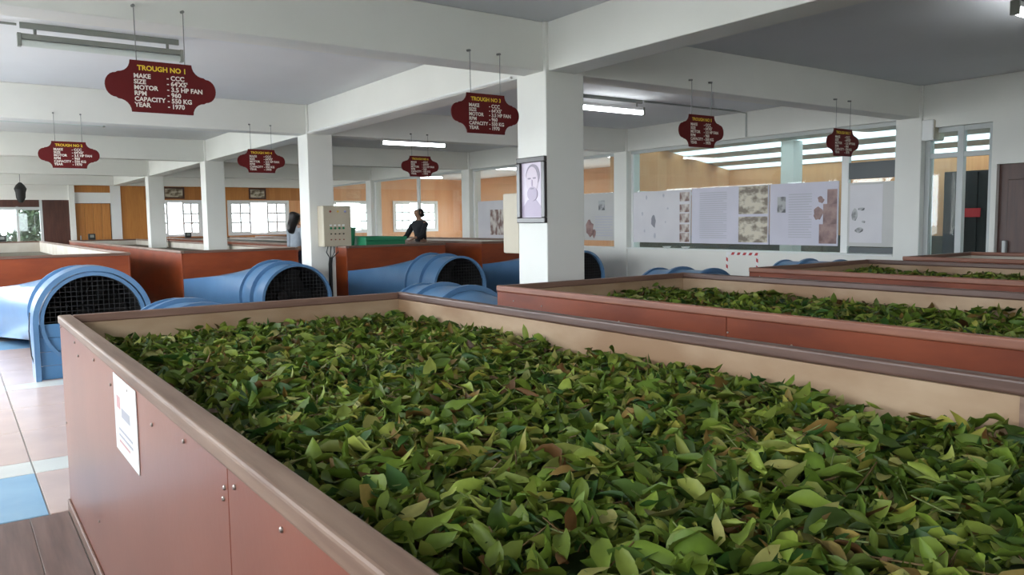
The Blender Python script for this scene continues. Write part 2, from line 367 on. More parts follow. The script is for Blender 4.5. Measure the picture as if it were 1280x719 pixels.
# glazed partition along the second row of columns
XP = X1+0.14
PW = 0.33
def gbay(n, ya, yb, posts):
    struct(bx('wall_right', (X1+0.02, ya, 0), (X1+0.24, yb, 0.885), 'white_paint', None, 0.006))
    wd = struct(thing(f'window_{n}', (XP, (ya+yb)/2, 0.885), None, None))
    bx('sill', (X1-0.01, ya, 0.885), (X1+0.26, yb, 0.905), 'white_frame', wd, 0.004)
    bx('frame', (XP-0.03, ya, ZB-0.05), (XP+0.03, yb, ZB+0.005), 'alu', wd)
    ps = [ya] + posts + [yb-0.05]
    for k, y in enumerate(ps): bx('mullion', (XP-0.03, y, 0.905), (XP+0.03, y+(0.10 if k not in (0, len(ps)-1) else 0.05), ZB-0.05), 'white_frame', wd)
    for k in range(len(ps)-1):
        bx('pane', (XP-0.004, ps[k]+(0.10 if k else 0.05), 0.905), (XP+0.004, ps[k+1], ZB-0.05), 'glass_part', wd)
gbay(20, colY(0)+PW, colY(1), [6.17])
gbay(21, colY(1)+PW, colY(2), [13.05])
gbay(22, colY(2)+PW, colY(3), [18.2])
gbay(23, colY(3)+PW, YF, [])

# doorway next to the partition, then the plain wall with a dark door
yd0, yd1 = 4.33, colY(0)
dr = struct(thing('door_1', (XP, 4.7, 0), 'narrow aluminium framed glass door and side light under a glazed transom', None))
for a_, b_ in ((yd0, yd0+0.06), (4.68, 4.75), (yd1-0.06, yd1)): bx('stile', (XP-0.04, a_, 0), (XP+0.04, b_, 2.47), 'alu', dr)
for z in (2.10, 2.41): bx('rail', (XP-0.033, yd0+0.06, z), (XP+0.033, yd1-0.06, z+0.06), 'alu', dr)
for a_, b_ in ((yd0+0.06, 4.68), (4.75, yd1-0.06)): bx('pane', (XP-0.004, a_, 2.16), (XP+0.004, b_, 2.41), 'glass_part', dr)
bx('pane', (XP-0.004, 4.75, 0.12), (XP+0.004, yd1-0.06, 2.10), 'glass_part', dr)
bx('kick_plate', (XP-0.02, 4.75, 0), (XP+0.02, yd1-0.06, 0.12), 'alu', dr)
struct(bx('wall_right', (X1+0.03, yd0, 2.47), (X1+0.25, yd1, ZB+0.01), 'white_paint'))
struct(bx('wall_right', (X1+0.03, YN, 0), (X1+0.25, 3.36, ZB+0.01), 'white_paint'))
struct(bx('wall_right', (X1+0.03, 3.36, 1.98), (X1+0.25, yd0, ZB+0.01), 'white_paint'))
struct(bx('wall_right', (X1+0.03, 4.27, 0), (X1+0.25, yd0, 1.98), 'white_paint'))
d2 = struct(thing('door_2', (X1+0.14, 3.82, 0), 'dark brown wooden door in the white wall', None))
bx('leaf', (X1+0.10, 3.36, 0.01), (X1+0.15, 4.27, 1.98), 'wood_dark', d2)
for z0, z1 in ((0.15, 0.75), (0.9, 1.8)):
    for a_, b_ in ((3.46, 3.77), (3.86, 4.17)): bx('panel', (X1+0.085, a_, z0), (X1+0.10, b_, z1), 'wood_dark', d2, 0.006)
bx('handle', (X1+0.03, 4.15, 0.95), (X1+0.10, 4.19, 1.10), 'alu', d2, 0.006)

# rooms behind the glass: lean-to with translucent roof strips, then a boarded room with windows
XA, YC = 13.4, 11.0
rz = lambda x: 2.98 - (x-10.1)*0.175
struct(bx('wall_annex_outer', (XA, 2.0, 0), (XA+0.15, YC, 2.42), 'wood_hazed'))
mb = MB().prism([(X1+0.30, 0), (XA, 0), (XA, rz(XA)), (X1+0.30, rz(X1+0.30))], YC, YC+0.12, 1)
struct(build('wall_annex_cross', mb, 'wood_hazed'))
struct(bx('wall_annex_end', (X1+0.25, 1.85, 0), (XA+0.15, 2.0, 3.0), 'white_paint'))
roof = struct(thing('roof', ((X1+XA)/2, 6.5, 2.4), None, None))
n = 11; wst = (XA+0.3-(X1+0.2))/n
for k in range(n):
    xa, xb = X1+0.2+wst*k, X1+0.2+wst*(k+1)
    op = k % 2 == 0
    mb = MB().prism([(xa, rz(xa)), (xb, rz(xb)), (xb, rz(xb)+(0.07 if op else 0.012)), (xa, rz(xa)+(0.07 if op else 0.012))], 1.85, YC+0.12, 1)
    build('roof_strip' if op else 'skylight_strip', mb, 'white_paint' if op else 'skylight', roof)
struct(bx('column', (11.55, 8.15, 0), (11.80, 8.40, rz(11.8)), 'white_paint', None, 0.006))
struct(bx('ceiling', (X1+0.25, YC+0.12, ZC), (16.6, YF+0.3, ZC+0.15), 'ceiling_paint'))
struct(bx('wall_annex_outer', (16.4, YC, 0), (16.55, YF+0.15, 0.95), 'wood_hazed'))
struct(bx('wall_annex_outer', (16.4, YC, 2.15), (16.55, YF+0.15, ZC), 'wood_hazed'))
for k in range(5):  # gaps between these piers were added to let daylight into the boarded room
    y = YC + 3.5*k
    struct(bx('wall_annex_outer', (16.4, y, 0.95), (16.55, min(y+1.0, YF+0.15), 2.15), 'wood_hazed'))
struct(bx('wall_annex_cross', (XA+0.1, YC, 0), (16.4, YC+0.12, ZC), 'wood_hazed'))
for k in range(4):
    y = YC + 3.5*k
    portal((16.6, y+2.25, 1.55), (0, R(90), 0), 1.2, 2.5)
struct(bx('baseboard_annex', (XA-0.04, 2.0, 0), (XA, YC-0.04, 1.06), 'wainscot'))
struct(bx('baseboard_annex', (X1+0.30, YC-0.04, 0), (XA, YC, 1.06), 'wainscot'))
struct(bx('trim_1', (X1+0.30, YC-0.02, 1.88), (XA, YC, 1.94), 'white_frame'))

# ================================================================ WITHERING TROUGHS
def trough(x0, x1, y0, y1, zt, label, paint, lining, raily, railx, seams=(), nails=(), rw=0.06, zdeck=0.78, rw2=None, raily2=None):
    t = thing('withering_trough', ((x0+x1)/2, (y0+y1)/2, 0), label, 'trough', 'tea withering troughs')
    rt = 0.042; zb = zt-rt
    ys = [y0] + sorted(seams) + [y1]
    for side, xx in ((0, x0), (1, x1)):
        for k in range(len(ys)-1):
            a_, b_ = (xx+0.008, xx+0.026) if side == 0 else (xx-0.026, xx-0.008)
            bx('side_panel', (a_, ys[k]+0.0015, 0.05), (b_, ys[k+1]-0.0015, zb), paint, t, 0.002, 1)
        a_, b_ = (xx+0.0262, xx+0.05) if side == 0 else (xx-0.05, xx-0.0262)
        bx('lining_board', (a_, y0+0.05, zdeck-0.1), (b_, y1-0.05, zb), lining, t)
        r2_ = rw2 or rw
        a_, b_ = (xx, xx+rw) if side == 0 else (xx-r2_, xx)
        bx('top_rail', (a_, y0, zb+0.0005), (b_, y1, zt), raily if side == 0 else (raily2 or raily), t, 0.009, 3)
        a_, b_ = (xx-0.004, xx+0.008) if side == 0 else (xx-0.008, xx+0.004)
        bx('skirting_strip', (a_, y0, 0.0), (b_, y1, 0.055), 'rail_worn_x', t, 0.003, 1)
    for side, yy in ((0, y0), (1, y1)):
        a_, b_ = (yy+0.006, yy+0.026) if side == 0 else (yy-0.026, yy-0.006)
        bx('end_panel', (x0+0.027, a_, 0.0), (x1-0.027, b_, zb), paint, t, 0.002, 1)
        a_, b_ = (yy+0.0262, yy+0.05) if side == 0 else (yy-0.05, yy-0.0262)
        bx('lining_board', (x0+0.0505, a_, zdeck-0.1), (x1-0.0505, b_, zb), lining, t)
        a_, b_ = (yy, yy+0.045) if side == 0 else (yy-0.045, yy)
        bx('top_rail', (x0+rw+0.001, a_, zb+0.0005), (x1-(rw2 or rw)-0.001, b_, zt-0.002), railx, t, 0.006, 2)
    if zt == ZT and x0 < 1: bx('lining_joint', (x1-0.056, 0.855, zdeck-0.1), (x1-0.0505, 0.885, zb), 'rail_worn', t)
    bx('wire_deck', (x0+0.051, y0+0.051, zdeck-0.1), (x1-0.051, y1-0.051, zdeck-0.06), 'deck', t)
    for (ny, nz, side) in nails:
        xx = x0+0.008 if side == 0 else x1-0.008
        mb = MB(); d = -1 if side == 0 else 1
        mb.loft([[(xx+d*dd, ny+rr*math.cos(k*math.pi/4), nz+rr*math.sin(k*math.pi/4)) for k in range(8)] for dd, rr in ((0, 0.0055), (0.003, 0.0055), (0.005, 0.003))])
        build('nail', mb, 'nail', t)
    return t
AP = 2.571; AX0, AX1, AYE = 0.405, 2.28, 4.412
nails1 = [(3.85, 0.905, 0), (3.29, 0.905, 0), (2.93, 0.87, 0), (2.60, 0.905, 0), (2.26, 0.87, 0), (1.90, 0.905, 0), (1.58, 0.86, 0), (1.50, 0.905, 0), (1.57, 0.885, 0), (1.24, 0.905, 0), (0.9, 0.9, 0),
          (4.36, 0.92, 0), (4.36, 0.45, 0), (3.4, 0.25, 0), (3.0, 0.12, 0), (3.75, 0.86, 0)]
trough(AX0, AX1, -1.6, AYE, ZT, 'red-brown withering trough with a white paper notice on its side panel', 'red_paint', 'ply', 'rail_worn', 'rail_worn_x', (-0.7, 1.55), nails1, rw=0.062, rw2=0.046, raily2='rail_dark')
n2 = [(4.2, 0.88, 0), (3.9, 0.87, 0), (3.2, 0.84, 0), (2.85, 0.83, 0), (2.45, 0.86, 0), (2.44, 0.74, 0), (2.1, 0.84, 0)]
trough(AX0+AP, AX1+AP-0.06, 0.4, AYE-0.02, ZT, 'withering trough with leaves beside the column carrying the framed portrait', 'red_dark', 'ply', 'rail_red', 'rail_worn_x', (2.46,), n2, rw=0.035, rw2=0.04, raily2='rail_dark')
trough(AX0+2*AP+0.09, AX1+2*AP+0.05, -1.6, AYE, ZT, 'withering trough with leaves between the low white wall and the portrait trough', 'red_dark', 'ply', 'rail_red', 'rail_worn_x', (1.9,), [(4.3, 0.9, 0), (3.6, 0.88, 0)], rw=0.035, raily2='rail_dark')
trough(AX0+3*AP+0.12, 9.70, -1.6, AYE+0.05, ZT, 'withering trough beside the wall with the dark brown door', 'red_dark', 'lining_pale', 'rail_red', 'rail_worn_x', (1.9,), [], rw=0.035)
YBT, YBE = 12.2, 25.4
BX = ((0.2, 2.06), (2.73, 4.50), (5.30, 7.20), (7.95, 9.72))
bl = ('empty withering trough behind the arched blue fan hood', 'withering trough ending behind the blue fan beside the control box column',
      'withering trough with a green tray on top, beside the person in black', 'withering trough next to the glazed partition with a brown photograph')
for k, (a_, b_) in enumerate(BX):
    trough(a_, b_, YBT, YBE, ZTB, bl[k], 'red_varnish', 'lining_pale', 'rail_worn', 'rail_worn_x', (16.6, 21.0), [], rw=0.05, zdeck=(0.80, 0.93, 1.03, 0.93)[k])

# ================================================================ BLUE FANS
NS = 40
def circ(x, z, y, r): return [(x+r*math.cos(2*math.pi*k/NS), y, z+r*math.sin(2*math.pi*k/NS)) for k in range(NS)]
def rect(x0, x1, z0, z1, y, cx, cz):
    out = []
    for k in range(NS):
        c, s = math.cos(2*math.pi*k/NS), math.sin(2*math.pi*k/NS)
        q = 1/max(abs(c), abs(s), 1e-6); u, v = c*q, s*q
        out.append((cx+u*((x1-cx) if u > 0 else (cx-x0)), y, cz+v*((z1-cz) if v > 0 else (cz-z0))))
    return out
def ring(y0, y1, x, z, ro, ri):
    mb = MB(); lo = [circ(x, z, y0, ri), circ(x, z, y0, ro), circ(x, z, y1, ro), circ(x, z, y1, ri), circ(x, z, y0, ri)]
    return mb.loft(lo, (False, False))
def fan(x, ym, s, ytr, base, label, zc=0.46, rad=0.43, L1=0.42, L2=0.44, hood=False):
    """s=+1: the mouth looks along -Y and the duct runs to the trough at +Y; s=-1 the other way round"""
    t = thing('withering_fan', (x, ym, 0), label, 'fan', 'blue axial fans feeding the troughs')
    y1, y2 = ym+s*L1, ym+s*(L1+L2)
    build('mouth_tube', ring(ym, y1, x, zc, rad, rad-0.012), 'blue_metal', t, smooth=True)
    build('fan_casing', ring(y1, y2, x, zc, rad+0.012, rad-0.012), 'blue_metal', t, smooth=True)
    for y in (y1, y2): build('flange', ring(y-0.018, y+0.018, x, zc, rad+0.045, rad), 'blue_metal', t, smooth=True)
    build('mouth_lip', ring(ym-s*0.006, ym+s*0.02, x, zc, rad+0.018, rad-0.014), 'blue_metal', t, smooth=True)
    x0, x1, z0, z1 = base
    lo = []
    ci, re = circ(x, zc, y2, rad), rect(x0, x1, z0, z1, ytr-s*0.004, x, (z0+z1)/2)
    for q in range(9):
        u = q/8; lo.append([tuple(a_*(1-u)+b_*u for a_, b_ in zip(p1, p2)) for p1, p2 in zip(ci, re)])
    build('duct_transition', MB().loft(lo, (False, False)), 'blue_metal', t, smooth=True)
    # motor, hub and blades inside
    yc = (y1+y2)/2
    build('motor', MB().tube([(x, yc-0.02*s, zc), (x, yc+0.25*s, zc)], 0.12, 16), 'dark_inside', t, smooth=True)
    hub = build('hub', MB().tube([(x, yc-0.10*s, zc), (x, yc-0.02*s, zc)], [0.07, 0.085], 16), 'dark_inside', t, smooth=True)
    for k in range(6):
        a_ = k*math.pi/3; c, sn = math.cos(a_), math.sin(a_)
        pts = []
        for (rr, tw) in ((0.08, 0.05), (rad-0.03, 0.03)):
            for (wd, dy) in ((-0.06, -tw), (0.07, tw)):
                pts += [(x+rr*c-wd*sn, yc-0.06*s+dy, zc+rr*sn+wd*c), (x+rr*c-wd*sn, yc-0.052*s+dy, zc+rr*sn+wd*c)]
        mb = MB().add(pts, [(0, 2, 6, 4), (1, 5, 7, 3), (0, 1, 3, 2), (4, 6, 7, 5), (0, 4, 5, 1), (2, 3, 7, 6)]); build('blade', mb, 'dark_inside', hub)
    build('motor_bracket', MB().box((x-0.03, yc+0.05, zc-rad+0.01), (x+0.03, yc+0.10, zc-0.1)), 'dark_inside', t)
    build('shade_disc', MB().tube([(x, y2-s*0.004, zc), (x, y2+s*0.004, zc)], rad-0.013, 32), 'dark_inside', t)  # dark disc and sleeve put the fan's inner shade into colour
    build('shade_sleeve', ring(ym+s*0.06, y2-s*0.01, x, zc, rad-0.0125, rad-0.018), 'dark_inside', t, smooth=True)
    # saddle feet
    for y in (y1+s*0.10, y2-s*0.08):
        bx('saddle_foot', (x-0.22, y-0.03, 0.0), (x+0.22, y+0.03, zc-rad+0.10), 'blue_metal', t)
    gy = ym+s*0.05
    gd = thing('wire_guard', (0, 0, 0), None, None); gd.parent = t; gd.location = (0, 0, 0)
    COL.objects.unlink(gd); bpy.data.objects.remove(gd)
    mb = MB(); st = 0.045; k = -9
    for k in range(-9, 10):
        u = k*st
        if abs(u) < rad-0.02:
            h = math.sqrt((rad-0.013)**2-u*u)
            zlo = max(zc-h, 0.52) if hood else zc-h
            mb.box((x+u-0.0022, gy-0.002, zlo), (x+u+0.0022, gy+0.002, zc+h))
            if not hood or zc+u > 0.52: mb.box((x-h, gy-0.0055, zc+u-0.0022), (x+h, gy-0.0021, zc+u+0.0022))
    gd = build('wire_guard', mb, 'black_metal', t); gd['kind'] = 'stuff'
    if hood:
        # arched hood with straight sides down to the floor, lower half boarded
        ro, ri, z0 = rad+0.075, rad+0.03, zc
        def arch(r_, y): return [(x-r_, y, 0.0)] + [(x+r_*math.cos(math.pi-math.pi*k/28), y, z0+r_*math.sin(math.pi*k/28)) for k in range(29)] + [(x+r_, y, 0.0)]
        ya, yb = ym-0.02, ym+0.34
        A = [arch(ro, ya), arch(ro, yb), arch(ri, yb), arch(ri, ya)]; n_ = len(A[0]); v = [p for l in A for p in l]; f = []
        for q in range(4):
            for k in range(n_-1):
                a_, b_ = q*n_+k, ((q+1) % 4)*n_+k; f.append((a_, a_+1, b_+1, b_))
        for k in (0, n_-1): f.append(tuple(q*n_+k for q in range(4)))
        build('arched_hood', MB().add(v, f), 'blue_metal', t, smooth=True)
        for k in range(4): bx('slat', (x-ri+0.004, ym+0.02, 0.005+0.128*k), (x+ri-0.004, ym+0.036-0.004*(k % 2), 0.13+0.128*k), 'blue_board', t, 0.003, 1)
        mb = MB().tube([(x-ro-0.006, ym+0.18, 0.62), (x-ro-0.02, ym+0.18, 0.45), (x-ro-0.012, ym+0.17, 0.22), (x-ro+0.01, ym+0.14, 0.12)], 0.006, 6); build('cable', mb, 'plastic_black', t)
    return t
fan(1.07, 8.32, 1, YBT, (0.22, 2.04, 0.04, 0.62), 'blue fan with an arched hood standing on the pink floor tiles', zc=0.53, rad=0.43, L1=0.55, L2=0.5, hood=True)
fan(3.49, 9.55, 1, YBT, (2.75, 4.48, 0.04, 0.62), 'blue fan whose round mouth stands beside the control box column')
fan(6.05, 9.85, 1, YBT, (5.32, 7.18, 0.04, 0.62), 'blue fan feeding the trough that carries the green tray')
fan(8.42, 9.85, 1, YBT, (7.97, 9.70, 0.04, 0.62), 'blue fan before the glazed partition, partly behind the portrait column')
fan(1.38, 6.45, -1, AYE, (0.45, 2.25, 0.04, 0.62), 'blue fan behind the end of the trough with the paper notice', zc=0.42, rad=0.41, L1=0.36)
fan(3.52, 6.40, -1, AYE-0.02, (3.0, 3.94, 0.04, 0.62), 'blue fan tucked beside the portrait column at a trough end', zc=0.42, rad=0.41, L1=0.36)
fan(6.62, 6.45, -1, AYE, (5.7, 7.35, 0.04, 0.62), 'blue fan showing only its domes below the map board', zc=0.42, rad=0.41, L1=0.36)
fan(8.98, 6.45, -1, AYE+0.05, (8.3, 9.65, 0.04, 0.62), 'blue fan beside the low white wall with the striped tape', zc=0.42, rad=0.41, L1=0.36)

# ================================================================ HANGING SIGNS
def sign(x, y, no, label):
    zc = 2.222; t = thing('hanging_sign', (x, y, zc-0.15), label, 'sign', 'dark red trough signs')
    o = []
    def quarter(sx, sz):
        pts = [(0.172, 0.150)]
        for k in range(1, 6):
            a_ = math.pi/2*k/6; pts.append((0.172+0.068*(1-math.cos(a_)), 0.150-0.072*math.sin(a_)))
        pts += [(0.240, 0.078), (0.252, 0.070)]
        for k in range(1, 6):
            a_ = math.pi/2*k/6; pts.append((0.252+0.058*math.sin(a_), 0.070*math.cos(a_)))
        return [(sx*u, sz*v) for u, v in pts]
    o = quarter(1, 1) + [(0.310, 0)] + quarter(1, -1)[::-1] + quarter(-1, -1) + [(-0.310, 0)] + quarter(-1, 1)[::-1]
    build('board', MB().prism([(x+u, zc+v) for u, v in o], y-0.005, y+0.005, 1), 'sign_red', t)
    def put(name, rows, mt):
        mb = MB()
        for txt, size, u, v, cen in rows:
            vv, ff = text_mesh(txt, size, size*0.034)
            if cen: wmid = (min(p[0] for p in vv)+max(p[0] for p in vv))/2; u = u-wmid
            mb.add([(x+u+p[0], y-0.0062, zc+v+p[1]) for p in vv], ff)
        build(name, mb, mt, t)
    put('title_lettering', [(f'TROUGH NO {no}', 0.040, 0.0, 0.094, True)], 'sign_yellow')
    rows = []
    for k, (a_, b_) in enumerate((('MAKE', 'CCC'), ('SIZE', "64'X5'"), ('MOTOR', '3.5 HP FAN'), ('RPM', '960'), ('CAPACITY', '550 KG'), ('YEAR', '1970'))):
        v = 0.048-0.0335*k; rows += [(a_, 0.036, -0.156, v, False), ('- '+b_, 0.037, 0.026, v, False)]
    put('specification_lettering', rows, 'sign_white')
    for s in (-1, 1):
        xx = x+s*0.135
        wr = build('hanging_wire', MB().tube([(xx, y, zc+0.148), (xx+s*0.002, y-0.001, 2.68)], 0.0028, 6), 'wire', t)
        build('hook', MB().tube([(xx+s*0.002, y-0.004, 2.685), (xx+s*0.002, y+0.035, 2.69)], 0.009, 8), 'wire', wr)
for x, no, lb in ((1.09, 1, 'large dark red sign headed TROUGH NO 1 below an unlit tube light'), (3.41, 3, 'dark red sign hanging beside the top of the portrait column'),
                  (5.85, 5, 'dark red sign between the portrait column and the conduit on the partition'), (8.17, 7, 'dark red sign before the pale roof strips seen through the glass')):
    sign(x, Y0, no, lb)
for x, no, lb in ((1.17, 2, 'dark red sign on the second beam above the empty trough'), (3.37, 4, 'dark red sign on the second beam next to the control box column'), (5.71, 6, 'dark red sign on the second beam under the short lit tube')):
    sign(x, colY(1), no, lb)

# ================================================================ LIGHT FITTINGS, CONDUITS
def tube_light(x, y, z, on, label, L=1.22):
    t = thing('tube_light', (x, y, z), label, 'light', 'ceiling tube lights')
    bx('batten', (x-L/2, y-0.022, z+0.018), (x+L/2, y+0.022, z+0.060), 'fixture_grey' if not on else 'white_frame', t, 0.004)
    build('tube', MB().tube([(x-L/2+0.02, y, z-0.012), (x+L/2-0.02, y, z-0.012)], 0.026, 12), 'tube_on' if on else 'diffuser_off', t, smooth=True)
    for s in (-1, 1):
        bx('end_cap', (x+s*(L/2-0.012)-0.014, y-0.03, z-0.04), (x+s*(L/2-0.012)+0.014, y+0.03, z+0.062), 'fixture_grey', t, 0.004)
        build('bracket', MB().tube([(x+s*L*0.40, y, z+0.055), (x+s*L*0.40, y, ZC-0.035)], 0.012, 8), 'fixture_grey', t)
    bx('mounting_channel', (x-L/2+0.02, y-0.012, ZC-0.045), (x+L/2-0.03, y+0.012, ZC-0.0005), 'fixture_grey', t)
tube_light(1.13, 7.35, 2.85, False, 'unlit tube light whose whole length shows above the first sign')
tube_light(1.15, 11.75, 2.75, False, 'unlit tube light cut off by the beam over the empty trough')
tube_light(6.45, 11.9, 2.72, True, 'lit tube light under the ceiling beyond the control box column')
tube_light(7.12, 7.80, 2.84, True, 'lit tube light whose end is hidden by the portrait column')
tube_light(6.85, 2.62, 2.85, True, 'lit tube light above the leaves, on the bare ceiling bay')
for y, lb in ((13.5, 'added tube light brightening the boarded room behind the crowd photograph'), (18.0, 'added tube light brightening the boarded room near its middle'), (22.5, 'added tube light brightening the boarded room near its windows')):
    tube_light(12.6, y, 2.85, True, lb)  # lamps added to brighten the room behind the glass
def pipe(label, pts, r=0.011, mt='white_frame'):
    return setp(build('cable_conduit', MB().tube(pts, r, 8), mt, smooth=True), label, 'conduit', 'surface mounted conduits')
pipe('pale conduit running along the beam between the portrait and control box columns', [(X0+0.012, Y0+0.5, ZB+0.018), (X0+0.012, colY(1)-0.02, ZB+0.018)], 0.014)
pipe('thin conduit from the lit tube light to the glazed partition', [(7.75, 7.8, ZC-0.015), (9.60, 7.8, ZC-0.015), (9.87, 7.8, ZC-0.025), (9.872, 7.8, ZB+0.01)], 0.012, 'galv')
pipe('thin grey conduit leading to the unlit tube light', [(-1.5, 7.35, ZC-0.02), (0.52, 7.35, ZC-0.02)], 0.010, 'fixture_grey')

# ================================================================ CONTROL BOXES
def control_box(x0, x1, yf, d, z0, z1, label, front):
    s = front; ya, yb = (yf-d, yf) if s < 0 else (yf, yf+d)
    t = thing('control_box', ((x0+x1)/2, (ya+yb)/2, z0), label, 'control box', 'cream control boxes')
    bx('body', (x0, ya+(0.02 if s < 0 else 0.001), z0), (x1, yb-(0.02 if s > 0 else 0.001), z1), 'cabinet', t, 0.006)
    yo, yi = (ya, ya+0.019) if s < 0 else (yb, yb-0.019)
    dr_ = bx('door', (x0+0.004, min(yo, yi), z0+0.004), (x1-0.004, max(yo, yi), z1-0.004), 'cabinet', t, 0.004)
    W_, H_ = x1-x0, z1-z0
    def knob(u, v, r_, mt, nm):
        c = (x0+u*W_, yo, z0+v*H_); build(nm, MB().tube([(c[0], yo-s*0.001, c[2]), (c[0], yo+s*0.012, c[2])], r_, 12), mt, dr_, smooth=True)
    for u, mt_ in ((0.25, 'knob_red'), (0.52, 'knob_yellow'), (0.78, 'knob_blue')): knob(u, 0.86, 0.014, mt_, 'pilot_lamp')
    for k in range(4):
        u = 0.26+0.15*k
        bx('label_plate', (x0+u*W_-0.017, min(yo, yo+s*0.003), z0+0.505*H_), (x0+u*W_+0.017, max(yo, yo+s*0.003), z0+0.54*H_), 'plastic_white', dr_)
        knob(u, 0.45, 0.015, 'plastic_green', 'push_button'); knob(u, 0.31, 0.009, 'plastic_black', 'switch'); knob(u, 0.17, 0.008, 'knob_red', 'switch')
    return t
cb = control_box(4.10, 4.50, colY(1)-0.001, 0.21, 1.09, 1.64, 'cream control box with green push buttons and black cables below', -1)
for k in range(4):
    u = 4.19+0.045*k
    build('cable', MB().tube([(u, colY(1)-0.12, 1.09), (u+(k-1.5)*0.012, colY(1)-0.11, 1.01), (4.245+0.006*k, colY(1)-0.06, 0.92)], 0.007, 6), 'plastic_black', cb, smooth=True)
build('cable_sleeve', MB().tube([(4.255, colY(1)-0.06, 0.93), (4.255, colY(1)-0.03, 0.85), (4.255, colY(1)-0.03, 0.30)], 0.026, 10), 'plastic_black', cb, smooth=True)
control_box(X0+0.0, X0+0.40, Y0+0.401, 0.235, 1.12, 1.64, 'cream control box on the column behind the framed portrait', 1)
o = thing('wall_box', (X1+0.1, Y0-0.06, 2.32), 'small white box high on the column beside the glass door', 'box')
bx('case', (X1+0.0, Y0-0.14, 2.32), (X1+0.26, Y0-0.001, 2.57), 'white_frame', o, 0.008); bx('lid', (X1+0.01, Y0-0.152, 2.33), (X1+0.25, Y0-0.14, 2.56), 'cabinet', o, 0.004)

# ================================================================ PORTRAIT, PICTURES
def picture(axis, c, w_, h_, pos, t_, label, content, fw=0.045, name='framed_picture', cat='picture'):
    """axis 0: hangs on a face looking along -X (spans Y); axis 1: on a face looking along -Y (spans X)"""
    def B(u0, u1, z0, z1, d0, d1):
        if axis == 0: return (pos-d1, c[0]-u1, z0), (pos-d0, c[0]-u0, z1)
        return (c[0]+u0, pos-d1, z0), (c[0]+u1, pos-d0, z1)
    loc = (pos, c[0], c[1]-h_/2) if axis == 0 else (c[0], pos, c[1]-h_/2)
    t = thing(name, loc, label, cat); z0, z1 = c[1]-h_/2, c[1]+h_/2; a_ = w_/2
    for q in (B(-a_, a_, z1-fw, z1, 0.001, t_), B(-a_, a_, z0, z0+fw, 0.001, t_), B(-a_, -a_+fw, z0+fw, z1-fw, 0.001, t_), B(a_-fw, a_, z0+fw, z1-fw, 0.001, t_)):
        bx('frame', q[0], q[1], content['frame'], t, 0.006)
    q = B(-a_+fw, a_-fw, z0+fw, z1-fw, 0.002, 0.010); bx('print', q[0], q[1], content['print'], t)
    return t, B, z0+fw, z1-fw
t, B, pz0, pz1 = picture(0, (Y0+0.185, 1.655), 0.385, 0.545, X0, 0.035, 'dark framed lilac portrait of a bearded man hung on the column', {'frame': 'frame_dark', 'print': 'lilac'}, 0.045)
def blob(name, u, z, rx, rz_, mt, layer, shape=None):
    pts = shape or [(u+rx*math.cos(2*math.pi*k/24), z+rz_*math.sin(2*math.pi*k/24)) for k in range(24)]
    mb = MB().prism([(Y0+0.185-a_, b_) for a_, b_ in pts], X0-0.010-0.0012*layer, X0-0.0095, 0); build(name, mb, mt, t)
blob('printed_coat', 0, 0, 0, 0, 'lilac_mid', 1, [(-0.13, pz0+0.005), (-0.125, pz0+0.09), (-0.06, pz0+0.15), (0.05, pz0+0.15), (0.12, pz0+0.09), (0.135, pz0+0.005)])
blob('printed_hair', 0.01, 1.775, 0.095, 0.095, 'lilac_dark', 2)
blob('printed_face', 0.0, 1.735, 0.082, 0.115, 'lilac_face', 3)
blob('printed_beard', 0.005, 1.625, 0.070, 0.060, 'lilac_mid', 4)
blob('printed_eye', -0.035, 1.752, 0.022, 0.007, 'lilac_dark', 5); blob('printed_eye', 0.035, 1.754, 0.022, 0.007, 'lilac_dark', 5)
blob('printed_nose', 0.002, 1.715, 0.010, 0.028, 'lilac_mid', 5); blob('printed_mouth', 0.0, 1.668, 0.026, 0.006, 'lilac_dark', 6)
picture(1, (5.72, 2.41), 0.62, 0.36, YW, 0.03, 'small framed photograph on orange boards near the door', {'frame': 'wood_dark', 'print': 'photo_sepia'}, 0.05)
picture(1, (8.30, 2.41), 0.56, 0.36, YW, 0.03, 'small framed landscape photograph centred above a casement window', {'frame': 'wood_dark', 'print': 'photo_sepia'}, 0.05)

# ================================================================ DISPLAY BOARDS ON THE GLASS
def dboard(y0, y1, z0, z1, mt, label, patches, lines=()):
    xf = XP-0.06; t = thing('display_board', (xf, (y0+y1)/2, z0), label, 'poster', 'history display boards on the glass')
    bx('backing', (xf, y0, z0), (xf+0.012, y1, z1), mt, t)
    for nm, a_, b_, c_, d_, m_ in patches: bx(nm, (xf-0.002, a_, c_), (xf-0.0001, b_, d_), m_, t)
    for (a_, b_, zt_, k_, dz) in lines:
        mb = MB()
        for q in range(k_):
            z = zt_-dz*q; mb.box((xf-0.0012, a_+(0.12*(b_-a_) if q % 5 == 4 else 0), z), (xf-0.0001, b_, z+dz*0.42))
        o = build('printed_lines', mb, 'print_pale', t); o['kind'] = 'stuff'
    return t, xf
t, xf = dboard(8.94, 10.28, 1.0, 1.88, 'poster_white', 'white map board with a dark blot and a strip of small photographs',
  [('printed_photo', 8.97, 9.18, z, z+0.15-0.02*(k % 2), 'photo_brown') for k, z in enumerate((1.02, 1.18, 1.34, 1.51, 1.69))])
def spots(xf, lst, parent, mt):
    for (y, z, r_, k_) in lst:
        pts = [(y+r_*(0.7+0.5*random.random())*math.cos(2*math.pi*k/12), z+r_*k_*(0.7+0.5*random.random())*math.sin(2*math.pi*k/12)) for k in range(12)]
        build('printed_mark', MB().prism(pts, xf-0.002, xf-0.0001, 0), mt, parent)
spots(xf, [(9.78, 1.37, 0.060, 1.9)], t, 'print_ink')
